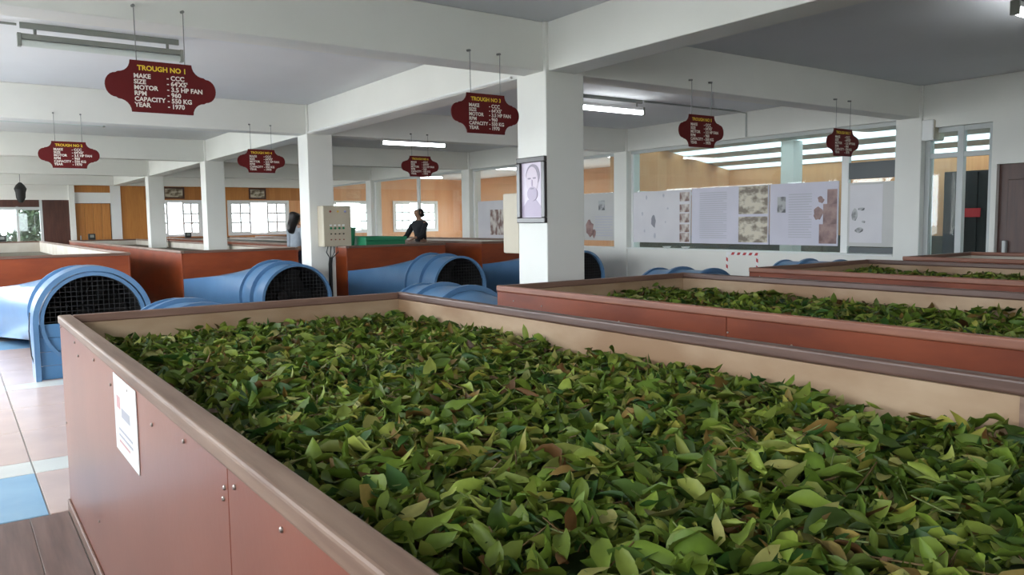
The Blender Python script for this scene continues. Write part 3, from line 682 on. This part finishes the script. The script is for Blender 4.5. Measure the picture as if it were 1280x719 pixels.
spots(xf, [(9.95, 1.78, 0.02, 2), (9.55, 1.8, 0.02, 1.5), (10.05, 1.5, 0.022, 1.5), (9.45, 1.58, 0.02, 1), (9.75, 1.12, 0.03, 2), (10.0, 1.2, 0.02, 1.4), (9.5, 1.35, 0.016, 1)], t, 'print_pale')
dboard(7.42, 8.92, 1.0, 1.89, 'poster_lav', 'lavender board with faint text beside two sepia harvest photographs',
  [('printed_photo', 7.44, 7.97, 1.46, 1.88, 'photo_sepia'), ('printed_photo', 7.44, 7.97, 1.03, 1.42, 'photo_sepia')], [(8.2, 8.75, 1.80, 22, 0.034)])
t, xf = dboard(6.29, 7.40, 1.0, 1.89, 'poster_lav', 'lavender text board with a tiny portrait and a red-brown plucking scene',
  [('printed_photo', 7.13, 7.27, 1.47, 1.70, 'photo_grey'), ('printed_photo', 6.31, 6.58, 1.03, 1.30, 'photo_red'), ('printed_photo', 6.31, 6.52, 1.30, 1.58, 'photo_red'), ('printed_photo', 6.31, 6.46, 1.58, 1.78, 'photo_red')], [(6.70, 7.08, 1.72, 18, 0.036)])
spots(xf, [(6.60, 1.45, 0.075, 1.2), (6.56, 1.64, 0.05, 1.0)], t, 'photo_red')
t, xf = dboard(5.49, 6.15, 1.0, 1.85, 'poster_grey', 'grey board with small dark figures next to the white mullion', [('printed_panel', 5.66, 6.12, 1.05, 1.82, 'poster_white')], [(5.70, 5.92, 1.72, 14, 0.05)])
spots(xf-0.002, [(6.05, 1.42, 0.05, 1.6), (5.98, 1.22, 0.06, 0.6), (5.95, 1.50, 0.05, 0.4), (5.92, 1.33, 0.03, 0.6)], t, 'photo_grey')
t, xf = dboard(10.74, 12.95, 1.02, 1.90, 'poster_grey', 'pale grey board with a small dark portrait beside the partition column', [('printed_photo', 11.03, 11.2, 1.58, 1.76, 'photo_grey')], [(10.82, 11.3, 1.45, 8, 0.05)])
spots(xf, [(11.45, 1.25, 0.12, 1.3), (11.33, 1.15, 0.05, 2.0)], t, 'photo_red')
dboard(13.25, 15.35, 1.02, 1.86, 'poster_white', 'white board with a large brown crowd photograph', [('printed_photo', 13.3, 14.85, 1.10, 1.66, 'photo_brown')])
setp(bx('blind_panel', (XP-0.055, 5.49, 1.90), (XP-0.03, 6.15, 2.12), 'dark_panel', None, 0.004), 'dark grey panel on the glass above the grey board', 'panel')
setp(bx('blind_panel', (XP-0.02, 5.49, 0.907), (XP-0.008, 6.15, 0.985), 'dark_panel'), 'dark strip on the sill below the grey board', 'panel')

# hazard tape frame on the low wall
t = thing('hazard_tape', (X1+0.01, 7.85, 0.6), 'red and white striped tape frame on the low white wall', 'tape')
for q, (a_, b_, c_, d_) in enumerate(((7.55, 8.15, 0.835, 0.875), (7.55, 7.585, 0.60, 0.835), (8.115, 8.15, 0.60, 0.835))):
    st = bx('tape_strip', (X1+0.016, a_, c_), (X1+0.0195, b_, d_), 'tape_white', t)
    L_ = max(b_-a_, d_-c_); nst = int(L_/0.11)
    for k in range(nst):
        u = 0.015+0.11*k
        if b_-a_ > d_-c_: pts = [(a_+u, c_), (a_+u+0.055, c_), (a_+u+0.03, d_), (a_+u-0.025 if u > 0.03 else a_, d_)]
        else: pts = [(a_, c_+u), (b_, c_+u+0.02), (b_, c_+u+0.075), (a_, c_+u+0.055)]
        build('stripe', MB().prism(pts, X1+0.0145, X1+0.0159, 0), 'tape_red', st)
for k, y in enumerate((9.45, 9.03)):
    mb = MB(); prof = [(0.02, 0), (0.055, 0.015), (0.075, 0.035), (0.068, 0.035), (0.05, 0.02), (0.012, 0.010)]
    mb.loft([[(X1+0.06+r_*math.cos(2*math.pi*q/16), y+r_*math.sin(2*math.pi*q/16), 0.9055+z) for q in range(16)] for r_, z in prof])
    setp(build('small_dish', mb, 'plastic_white', smooth=True), 'small white dish on the window sill below the map board', 'dish', 'white dishes on the sill')

# paper notice on the near trough
t = thing('paper_notice', (AX0, 2.66, 0.68), 'white paper notice pinned to the red-brown trough side', 'notice')
bx('sheet', (AX0+0.0045, 2.47, 0.675), (AX0+0.0068, 2.85, 0.925), 'paper', t)
for (a_, b_, c_, d_, m_) in ((2.74, 2.80, 0.82, 0.86, 'ink_red'), (2.58, 2.72, 0.80, 0.83, 'print_pale'), (2.55, 2.78, 0.75, 0.757, 'print_pale'), (2.55, 2.78, 0.73, 0.737, 'print_pale'), (2.60, 2.78, 0.71, 0.717, 'ink_red')):
    bx('printed_line', (AX0+0.0040, a_, c_), (AX0+0.0044, b_, d_), m_, t)

# things on and around the far troughs
t = thing('leaf_tray', (6.0, 13.0, 0.971), 'green plastic tray lying on the withering trough', 'tray')
mb = MB().box((5.80, 12.5, 0.971), (6.55, 13.6, 0.985)); build('tray_base', mb, 'plastic_green', t)
for a_, b_ in (((5.80, 12.5), (6.55, 12.52)), ((5.80, 13.58), (6.55, 13.6)), ((5.80, 12.52), (5.82, 13.58)), ((6.53, 12.52), (6.55, 13.58))): bx('tray_wall', (a_[0], a_[1], 0.985), (b_[0], b_[1], 1.16), 'plastic_green', t, 0.004)
bx('tray_rim', (5.78, 12.47, 1.10), (6.57, 12.5, 1.16), 'plastic_green', t, 0.006)
t = thing('green_bucket', (5.80, 12.9, 0.971), 'dark green bucket standing beside the green tray', 'bucket')
mb = MB(); prof = [(0.0, 0), (0.10, 0), (0.125, 0.33), (0.135, 0.33), (0.135, 0.36), (0.115, 0.36), (0.09, 0.02)]
mb.loft([[(5.655+r_*math.cos(2*math.pi*q/20), 12.9+r_*math.sin(2*math.pi*q/20), 0.971+z) for q in range(20)] for r_, z in prof[1:]])
build('pail', mb, 'plastic_green', t, smooth=True)
build('handle', MB().tube([(5.655+0.135*math.cos(a_), 12.9+0.03*math.sin(a_)-0.02, 0.971+0.33-0.10*math.sin(a_)) for a_ in [math.pi*k/10 for k in range(11)]], 0.005, 6), 'black_metal', t)
t.location = (5.655, 12.9, 0.971)
for ch in t.children: ch.location.x += 0.145
for k, (x, y, lb) in enumerate(((3.3, 25.33, 'small black meter box on the trough end near the orange door'), (5.9, 25.33, 'small black meter box on the trough end below a casement window'), (1.15, 25.33, 'black meter box on the end of the empty trough'))):
    o = thing('meter_box', (x, y, ZTB), lb, 'meter', 'black meter boxes')
    bx('case', (x-0.09, y-0.05, ZTB+0.0005), (x+0.09, y+0.05, ZTB+0.17), 'plastic_black', o, 0.01); bx('dial', (x-0.05, y-0.055, ZTB+0.06), (x+0.05, y-0.0505, ZTB+0.14), 'fixture_grey', o)
# hanging ornament by the glazed door
t = thing('pendant_lamp', (1.63, 25.2, 2.1), 'dark lantern hanging by a cord before the dark panelling', 'lamp')
build('cord', MB().tube([(1.63, 25.2, 2.60), (1.63, 25.2, ZC-0.001)], 0.008, 6), 'wire', t)
mb = MB(); mb.loft([[(1.63+r_*math.cos(2*math.pi*q/14), 25.2+r_*math.sin(2*math.pi*q/14), z) for q in range(14)] for r_, z in ((0.04, 2.08), (0.07, 2.12), (0.11, 2.2), (0.12, 2.35), (0.15, 2.45), (0.10, 2.55), (0.03, 2.62))])
build('lantern_body', mb, 'dark_inside', t, smooth=True)
# near-black block added behind the glass to stand in for the doorway's shade
t = thing('doorway_shade', (12.5, 5.6, 0), 'added near-black cabinet with a red plaque that darkens the glass doorway', 'doorway_shade')
bx('body', (12.3, 5.05, 0), (12.9, 6.05, 2.05), 'dark_inside', t, 0.01)
for a_, b_ in ((5.07, 5.545), (5.555, 6.03)):
    dd = bx('door', (12.275, a_, 0.08), (12.3, b_, 2.03), 'dark_inside', t, 0.006); bx('knob', (12.255, (a_+b_)/2-0.02, 1.0), (12.275, (a_+b_)/2+0.02, 1.04), 'alu', dd)
bx('red_plaque', (12.262, 5.50, 1.37), (12.274, 5.78, 1.50), 'tape_red', t)

# ================================================================ PEOPLE
def skin(name, pts, edges_, mt, parent, sub=2):
    """pts: {name: ((x,y,z), r or (rx,ry))}; one continuous skinned surface"""
    keys = list(pts); idx = {k: i for i, k in enumerate(keys)}
    me = bpy.data.meshes.new(name); me.from_pydata([pts[k][0] for k in keys], [(idx[a], idx[b]) for a, b in edges_], [])
    o = bpy.data.objects.new(name, me); COL.objects.link(o)
    md = o.modifiers.new('skin', 'SKIN'); sd = me.skin_vertices[0].data
    for k in keys:
        r_ = pts[k][1]; sd[idx[k]].radius = r_ if isinstance(r_, tuple) else (r_, r_)
    sd[0].use_root = True
    ss = o.modifiers.new('sub', 'SUBSURF'); ss.levels = sub; ss.render_levels = sub
    bpy.context.view_layer.update(); dg = bpy.context.evaluated_depsgraph_get()
    m2 = bpy.data.meshes.new_from_object(o.evaluated_get(dg)); bpy.data.objects.remove(o)
    for p in m2.polygons: p.use_smooth = True
    m2.materials.clear(); m2.materials.append(MATS[mt]); m2.name = name
    ob = bpy.data.objects.new(name, m2); COL.objects.link(ob); ob.parent = parent; return ob
def person(loc, rotz, h, label, top, bottom, hair_long, lean=0.0, reach=None):
    """local frame: faces +X, Z up"""
    t = thing('person', loc, label, 'person'); s = h/1.66
    L = lambda z, x=0.0: x + lean*max(0, z-0.95)
    def P(x, y, z): return (L(z, x)*s, y*s, z*s)
    hr = reach or {'l': (0.05, 0.24, 0.82, 0.12, 0.22, 0.62), 'r': (0.05, -0.24, 0.82, 0.12, -0.22, 0.62)}
    b = {'pel': (P(0, 0, 0.93), (0.10*s, 0.13*s)), 'waist': (P(0, 0, 1.08), (0.085*s, 0.115*s)), 'chest': (P(0.01, 0, 1.26), (0.10*s, 0.135*s)), 'ster': (P(0, 0, 1.36), (0.07*s, 0.10*s)),
         'neck': (P(0.0, 0, 1.43), 0.047*s), 'head0': (P(0.02, 0, 1.50), (0.062*s, 0.058*s)), 'head1': (P(0.025, 0, 1.57), (0.082*s, 0.072*s)), 'head2': (P(0.02, 0, 1.63), (0.06*s, 0.055*s)),
         'nose': (P(0.115, 0, 1.545), 0.012*s)}
    ed = [('pel', 'waist'), ('waist', 'chest'), ('chest', 'ster'), ('ster', 'neck'), ('neck', 'head0'), ('head0', 'head1'), ('head1', 'head2'), ('head1', 'nose')]
    for q, sg in (('l', 1), ('r', -1)):
        ex, ey, ez, wx, wy, wz = hr[q]
        sh = Vector(P(0, 0.165*sg, 1.345)); el = Vector((ex*s, ey*s, ez*s)); wr = Vector((wx*s, wy*s, wz*s)); d = (wr-el).normalized()
        side = d.cross(Vector((0, 0, 1)) if abs(d.z) < 0.9 else Vector((1, 0, 0))).normalized()*sg
        b['sh'+q] = (tuple(sh), 0.050*s); b['el'+q] = (tuple(el), 0.037*s); b['wr'+q] = (tuple(wr), 0.025*s); b['pm'+q] = (tuple(wr+d*0.06*s), (0.034*s, 0.018*s))
        ed += [('ster', 'sh'+q), ('sh'+q, 'el'+q), ('el'+q, 'wr'+q), ('wr'+q, 'pm'+q)]
        for k in range(4):
            off = side*(0.024-0.016*k)*s; ln = (0.055, 0.065, 0.060, 0.045)[k]*s
            b[f'f{k}a'+q] = (tuple(wr+d*0.095*s+off), 0.0085*s); b[f'f{k}b'+q] = (tuple(wr+d*(0.095*s+ln*0.6)+off+Vector((0, 0, -0.008*s))), 0.008*s); b[f'f{k}c'+q] = (tuple(wr+d*(0.095*s+ln)+off+Vector((0, 0, -0.022*s))), 0.007*s)
            ed += [('pm'+q, f'f{k}a'+q), (f'f{k}a'+q, f'f{k}b'+q), (f'f{k}b'+q, f'f{k}c'+q)]
        b['ta'+q] = (tuple(wr+d*0.045*s+side*0.045*s), 0.010*s); b['tb'+q] = (tuple(wr+d*0.085*s+side*0.06*s), 0.008*s); ed += [('wr'+q, 'ta'+q), ('ta'+q, 'tb'+q)]
        b['hp'+q] = (P(0, 0.09*sg, 0.86), 0.085*s); b['kn'+q] = (P(0.02, 0.10*sg, 0.48), 0.055*s); b['an'+q] = (P(-0.01, 0.10*sg, 0.09), 0.036*s); b['to'+q] = (P(0.15, 0.115*sg, 0.028), (0.04*s, 0.025*s)); b['he'+q] = (P(-0.05, 0.10*sg, 0.035), 0.032*s)
        ed += [('pel', 'hp'+q), ('hp'+q, 'kn'+q), ('kn'+q, 'an'+q), ('an'+q, 'to'+q), ('an'+q, 'he'+q)]
    skin('body', b, ed, 'skin', t, 1)
    g_ = 0.016*s; grow = lambda r_, g=g_: (r_[0]+g, r_[1]+g) if isinstance(r_, tuple) else r_+g
    def mid(a, c, u): return tuple(np.array(b[a][0])*(1-u)+np.array(b[c][0])*u)
    c = {k: (b[k][0], grow(b[k][1])) for k in ('pel', 'waist', 'chest', 'ster', 'shl', 'shr', 'ell', 'elr')}
    c['cl'] = (mid('ell', 'wrl', 0.82), 0.036*s); c['cr'] = (mid('elr', 'wrr', 0.82), 0.036*s); c['col'] = (mid('ster', 'neck', 0.55), 0.062*s)
    skin('shirt', c, [('pel', 'waist'), ('waist', 'chest'), ('chest', 'ster'), ('ster', 'shl'), ('shl', 'ell'), ('ell', 'cl'), ('ster', 'shr'), ('shr', 'elr'), ('elr', 'cr'), ('ster', 'col')], top, t)
    c = {'pel': (P(0, 0, 0.95), (0.118*s, 0.150*s))}
    for q in 'lr': c['hp'+q] = (b['hp'+q][0], 0.105*s); c['kn'+q] = (b['kn'+q][0], 0.078*s); c['an'+q] = (mid('kn'+q, 'an'+q, 0.9), 0.062*s)
    skin('trousers', c, [('pel', 'hpl'), ('hpl', 'knl'), ('knl', 'anl'), ('pel', 'hpr'), ('hpr', 'knr'), ('knr', 'anr')], bottom, t)
    for q, sg in (('l', 1), ('r', -1)):
        c = {'a': (b['he'+q][0], 0.045*s), 'b': (b['to'+q][0], (0.05*s, 0.034*s))}; skin('shoe', c, [('a', 'b')], 'plastic_black', t)
    c = {'a': (P(0.005, 0, 1.625), (0.112*s, 0.105*s)), 'b': (P(-0.035, 0, 1.565), (0.112*s, 0.108*s)), 'c': (P(-0.055, 0, 1.49), (0.078*s, 0.088*s))}; e2 = [('a', 'b'), ('b', 'c')]
    if hair_long: c['d'] = (P(-0.085, 0, 1.40), (0.075*s, 0.12*s)); c['e'] = (P(-0.11, 0, 1.24), (0.055*s, 0.10*s)); e2 += [('c', 'd'), ('d', 'e')]
    else: c['d'] = (P(-0.12, 0, 1.50), 0.05*s); e2 += [('b', 'd')]
    skin('hair', c, e2, 'hair', t)
    for sg in (-1, 1):
        ob = build('eye', MB().sphere((0, 0, 0), 0.009*s, 8, 6), 'plastic_black'); ob.parent = t; ob.location = P(0.098, 0.028*sg, 1.578)
        ob = build('ear', MB().sphere((0, 0, 0), (0.016*s, 0.008*s, 0.026*s), 8, 6), 'skin'); ob.parent = t; ob.location = P(0.02, 0.083*sg, 1.53)
    ob = build('mouth', MB().sphere((0, 0, 0), (0.006*s, 0.022*s, 0.005*s), 8, 6), 'knob_red'); ob.parent = t; ob.location = P(0.098, 0, 1.485)
    t.rotation_euler = (0, 0, rotz); return t
person((7.67, 13.95, 0), R(195), 1.70, 'person in black with tied-back hair leaning a hand on the trough rim', 'cloth_black', 'cloth_black', False, lean=0.10,
       reach={'l': (0.20, 0.24, 1.13, 0.33, 0.16, 1.07), 'r': (0.18, -0.22, 1.10, 0.34, -0.15, 1.07)})
person((4.93, 13.45, 0), R(20), 1.63, 'person with long dark hair in a pale grey shirt behind the column', 'cloth_grey', 'cloth_blue', True)

# ================================================================ TEA LEAVES
TONES = np.array([(0.075, 0.120, 0.020), (0.105, 0.155, 0.028), (0.140, 0.190, 0.038), (0.175, 0.215, 0.052), (0.215, 0.235, 0.072), (0.052, 0.092, 0.020),
                  (0.030, 0.075, 0.022), (0.245, 0.225, 0.060), (0.250, 0.230, 0.110), (0.180, 0.105, 0.040), (0.110, 0.050, 0.025), (0.270, 0.190, 0.085)])
TONES = TONES*np.array([1.20, 1.22, 0.74])
TW = np.array([.15, .16, .15, .12, .08, .11, .08, .04, .04, .035, .02, .015]); TW = TW/TW.sum()
def leaf_batch(n, stations, across, L, wr_, fold, curl, twist):
    """n leaves at the origin along +X; returns verts (n, V, 3) and the face list of one leaf"""
    ts = np.linspace(0, 1, stations); us = np.linspace(-1, 1, across)
    prof = np.sin(np.pi*ts**0.82)**0.85; prof[0] = 0.05; prof[-1] = 0.02
    T, U = np.meshgrid(ts, us, indexing='ij'); Pf = prof[:, None]*np.ones_like(U)
    L = L[:, None, None]; wr_ = wr_[:, None, None]; fold = fold[:, None, None]; curl = curl[:, None, None]; twist = twist[:, None, None]
    half = 0.5*L*wr_*Pf[None]
    y = half*U[None]*np.cos(fold*np.abs(U[None])); z = half*np.abs(U[None])*np.sin(fold*np.abs(U[None])**0.7)
    ph = rng.uniform(0, 6.28, (n, 1, 1)); z = z + 0.22*half*np.sin(8*T[None]+ph)*np.abs(U[None])
    a = curl*(T[None]-0.5); rad_ = L/np.where(np.abs(curl) < 1e-3, 1e-3, curl)
    x = rad_*np.sin(a); zz = rad_*(1-np.cos(a))
    x2 = x - z*np.sin(a); z2 = zz + z*np.cos(a)
    tw = twist*(T[None]-0.3); y2 = y*np.cos(tw)-z2*np.sin(tw)*0.0; z3 = z2 + y*np.sin(tw)
    V = np.stack([x2, y*np.cos(tw), z3], -1).reshape(n, -1, 3)
    f = []
    for i in range(stations-1):
        for k in range(across-1): q = i*across+k; f.append((q, q+1, q+1+across, q+across))
    return V, f
def rotm(n, tilt):
    ya = rng.uniform(0, 2*np.pi, n); pa = rng.normal(0, tilt, n); ra = rng.normal(0, tilt*1.2, n)
    flip = rng.random(n) < 0.35; ra = ra + np.where(flip, np.pi, 0)
    cy, sy, cp, sp, cr, sr = np.cos(ya), np.sin(ya), np.cos(pa), np.sin(pa), np.cos(ra), np.sin(ra)
    z = np.zeros(n); o = np.ones(n)
    Rz = np.stack([np.stack([cy, -sy, z], -1), np.stack([sy, cy, z], -1), np.stack([z, z, o], -1)], -2)
    Ry = np.stack([np.stack([cp, z, sp], -1), np.stack([z, o, z], -1), np.stack([-sp, z, cp], -1)], -2)
    Rx = np.stack([np.stack([o, z, z], -1), np.stack([z, cr, -sr], -1), np.stack([z, sr, cr], -1)], -2)
    return Rz@Ry@Rx
def surf(x, y, z0, seed, amp):
    return z0 + amp*(np.sin(x*5.1+seed)*np.cos(y*4.3+seed*2)+0.6*np.sin(x*11+y*9+seed)+0.5*np.cos(y*13-x*7+seed*3))
def leaf_heap(name, x0, x1, y0, y1, z0, n, label, seed, amp=0.014, size=(0.056, 0.118), ystuff=None):
    X = rng.uniform(x0+0.045, x1-0.045, n); Y = rng.uniform(ystuff or y0, y1-0.045, n)
    L = np.where(rng.random(n) < 0.25, rng.uniform(0.025, 0.055, n), rng.uniform(*size, n)); wr_ = rng.uniform(0.26, 0.56, n)
    V, f = leaf_batch(n, 6, 3, L, wr_, rng.uniform(0.0, 1.3, n), rng.normal(0, 1.2, n), rng.normal(0, 1.0, n))
    V = np.einsum('nij,nvj->nvi', rotm(n, 0.48), V)
    edge = np.minimum(np.minimum(X-x0, x1-X), y1-Y); rise = 0.035*np.exp(-np.maximum(edge, 0)/0.09)*rng.random(n)
    Z = surf(X, Y, z0, seed, amp) + rng.uniform(-0.028, 0.022, n) + rise
    V += np.stack([X, Y, Z], -1)[:, None, :]
    V[:, :, 0] = np.clip(V[:, :, 0], x0+0.004, x1-0.004); V[:, :, 1] = np.minimum(V[:, :, 1], y1-0.004)
    nv = V.shape[1]; F_ = np.array(f)
    faces = (F_[None]+(np.arange(n)*nv)[:, None, None]).reshape(-1, 4)
    tone = TONES[rng.choice(len(TONES), n, p=TW)]*rng.uniform(0.45, 1.12, (n, 1)); tone = np.repeat(tone, nv, 0)
    verts = V.reshape(-1, 3)
    # stalks
    ns = n//14; sx = rng.uniform(x0+0.08, x1-0.08, ns); sy_ = rng.uniform(ystuff or y0, y1-0.08, ns); sz = surf(sx, sy_, z0, seed, amp)+rng.uniform(-0.005, 0.022, ns)
    ang = rng.uniform(0, 6.28, ns); ln = rng.uniform(0.02, 0.05, ns); dz = rng.normal(0, 0.012, ns)
    d = np.stack([np.cos(ang)*ln, np.sin(ang)*ln, dz], -1); c = np.stack([sx, sy_, sz], -1); p = np.stack([-np.sin(ang), np.cos(ang), 0*ang], -1)*0.0016; up = np.array([0, 0, 0.0028])
    SV = np.stack([c-d-p, c-d+p, c-d+up, c+d-p, c+d+p, c+d+up], 1)
    sf = np.array([(0, 1, 4, 3), (1, 2, 5, 4), (2, 0, 3, 5)]); off = len(verts)
    sfaces = (sf[None]+(np.arange(ns)*6)[:, None, None]+off).reshape(-1, 4)
    stone = np.repeat(np.where(rng.random((ns, 1)) < 0.5, np.array([[0.13, 0.08, 0.035]]), np.array([[0.17, 0.20, 0.07]])), 6, 0)
    # the mass of leaves underneath
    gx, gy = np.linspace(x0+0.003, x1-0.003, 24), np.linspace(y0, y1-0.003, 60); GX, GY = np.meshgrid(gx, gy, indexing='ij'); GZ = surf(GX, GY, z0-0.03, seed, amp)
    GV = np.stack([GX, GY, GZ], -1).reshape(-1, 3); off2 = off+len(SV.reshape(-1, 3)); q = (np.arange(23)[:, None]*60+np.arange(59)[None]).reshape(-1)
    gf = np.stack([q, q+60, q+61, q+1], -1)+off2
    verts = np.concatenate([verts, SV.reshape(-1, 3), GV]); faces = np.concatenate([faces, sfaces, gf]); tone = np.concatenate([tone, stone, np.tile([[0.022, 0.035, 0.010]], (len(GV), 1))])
    base = np.array([(x0+x1)/2, (y0+y1)/2, z0-0.08]); verts = verts-base
    me = bpy.data.meshes.new(name); me.vertices.add(len(verts)); me.vertices.foreach_set('co', verts.ravel().astype(np.float32))
    me.loops.add(faces.size); me.loops.foreach_set('vertex_index', faces.ravel().astype(np.int32))
    me.polygons.add(len(faces)); me.polygons.foreach_set('loop_start', np.arange(0, faces.size, 4, dtype=np.int32))
    me.polygons.foreach_set('use_smooth', np.ones(len(faces), bool)); me.update(calc_edges=True)
    ca = me.attributes.new('tone', 'FLOAT_COLOR', 'POINT'); ca.data.foreach_set('color', np.concatenate([tone, np.ones((len(tone), 1))], 1).ravel().astype(np.float32))
    me.materials.append(MATS['leaf']); o = bpy.data.objects.new(name, me); COL.objects.link(o); o.location = base
    return setp(o, label, 'leaves', None, 'stuff')
ZL = 0.826
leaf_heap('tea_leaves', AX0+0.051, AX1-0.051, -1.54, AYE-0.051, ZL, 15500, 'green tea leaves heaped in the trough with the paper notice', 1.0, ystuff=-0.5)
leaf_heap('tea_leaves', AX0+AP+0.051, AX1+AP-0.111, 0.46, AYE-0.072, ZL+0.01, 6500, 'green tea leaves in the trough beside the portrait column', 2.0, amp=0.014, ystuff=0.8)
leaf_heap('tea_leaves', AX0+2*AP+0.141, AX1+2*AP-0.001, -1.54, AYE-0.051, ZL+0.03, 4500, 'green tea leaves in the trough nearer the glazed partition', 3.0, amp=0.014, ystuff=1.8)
# the leaves that show largest, each an object
VAR = []
nv_ = 26
Vv, fv = leaf_batch(nv_, 9, 5, rng.uniform(0.072, 0.112, nv_), rng.uniform(0.38, 0.56, nv_), rng.uniform(0.05, 1.1, nv_), rng.normal(0.1, 1.0, nv_), rng.normal(0, 0.8, nv_))
vt = TONES[rng.choice(9, nv_, p=TW[:9]/TW[:9].sum())]*rng.uniform(0.6, 1.05, (nv_, 1))
for k in range(nv_):
    me = bpy.data.meshes.new('tea_leaf'); vv = Vv[k]
    me.from_pydata([tuple(p) for p in vv], [], fv); ca = me.attributes.new('tone', 'FLOAT_COLOR', 'POINT')
    rib = np.tile([[1.0]], (9, 5)); rib[:, 2] = 1.18; tt = np.clip(vt[k][None]*rib.reshape(-1, 1), 0, 1)
    ca.data.foreach_set('color', np.concatenate([tt, np.ones((len(tt), 1))], 1).ravel().astype(np.float32))
    for p in me.polygons: p.use_smooth = True
    me.materials.append(MATS['leaf']); VAR.append(me)
def tone_name(c):
    if c[0] > 0.85*c[1]: return 'yellowish'
    return 'dark green' if c[1] < 0.13 else ('bright green' if c[2] < 0.05 else 'pale green')
TN = [tone_name(c) for c in vt]
cnt = 0
while cnt < 300:
    x = rng.uniform(AX0+0.10, AX1-0.11); y = rng.uniform(0.62, 2.9)
    if rng.random() > math.exp(-(y-0.62)/1.3)*1.0: continue
    fx = x*math.cos(yaw)-y*math.sin(yaw); fz = x*math.sin(yaw)+y*math.cos(yaw)
    if abs(fx/fz) > 0.63 or fz < 0.9: continue
    vi = int(rng.integers(nv_)); o = bpy.data.objects.new('tea_leaf', VAR[vi]); COL.objects.link(o)
    o.location = (x, y, float(surf(x, y, ZL, 1.0, 0.014))+rng.uniform(0.012, 0.024))
    q = Matrix(rotm(1, 0.33)[0].tolist()); o.rotation_euler = q.to_euler(); sc_ = rng.uniform(0.8, 1.1); o.scale = (sc_,)*3
    setp(o, f'{TN[vi]} tea leaf lying loose on top of the heap in the trough', 'leaf', 'loose tea leaves on top of the heap'); cnt += 1

# ================================================================ SHRUBS OUTSIDE THE END WALL
def shrub(x, y, rx, ry, h, n, label):
    t = thing('shrub', (x, y, -0.4), label, 'shrub')
    build('stem', MB().tube([(x, y, -0.4), (x+0.05, y, h*0.35), (x, y+0.05, h*0.7)], [0.05, 0.035, 0.015], 8), 'wood_dark', t, smooth=True)
    V, f = leaf_batch(n, 4, 3, rng.uniform(0.12, 0.22, n), rng.uniform(0.4, 0.6, n), rng.uniform(0, .8, n), rng.normal(0, .6, n), rng.normal(0, .5, n))
    V = np.einsum('nij,nvj->nvi', rotm(n, 0.8), V); d = rng.normal(size=(n, 3)); d /= np.linalg.norm(d, axis=1)[:, None]; d *= rng.uniform(0.55, 1, (n, 1))
    V += (d*np.array([rx, ry, (h+0.2)/2])+np.array([x, y, (h-0.2)/2]))[:, None]
    nv = V.shape[1]; mb = MB(); mb.v = [tuple(p) for p in V.reshape(-1, 3)]; mb.f = [tuple(k*nv+i for i in q) for k in range(n) for q in f]
    o = build('foliage', mb, 'shrub_leaf', t); o['kind'] = 'stuff'
mat('shrub_leaf', (0.012, 0.030, 0.010), (0.030, 0.060, 0.016), rough=0.5, scale=3)
shrub(2.12, 28.6, 0.55, 0.5, 2.3, 2600, 'dark leafy shrub outside behind the glass door')
shrub(1.05, 29.4, 0.8, 0.6, 1.40, 1600, 'low leafy shrub outside the glass door')
shrub(12.9, 29.5, 0.8, 0.6, 1.9, 900, 'leafy shrub outside the boarded room')
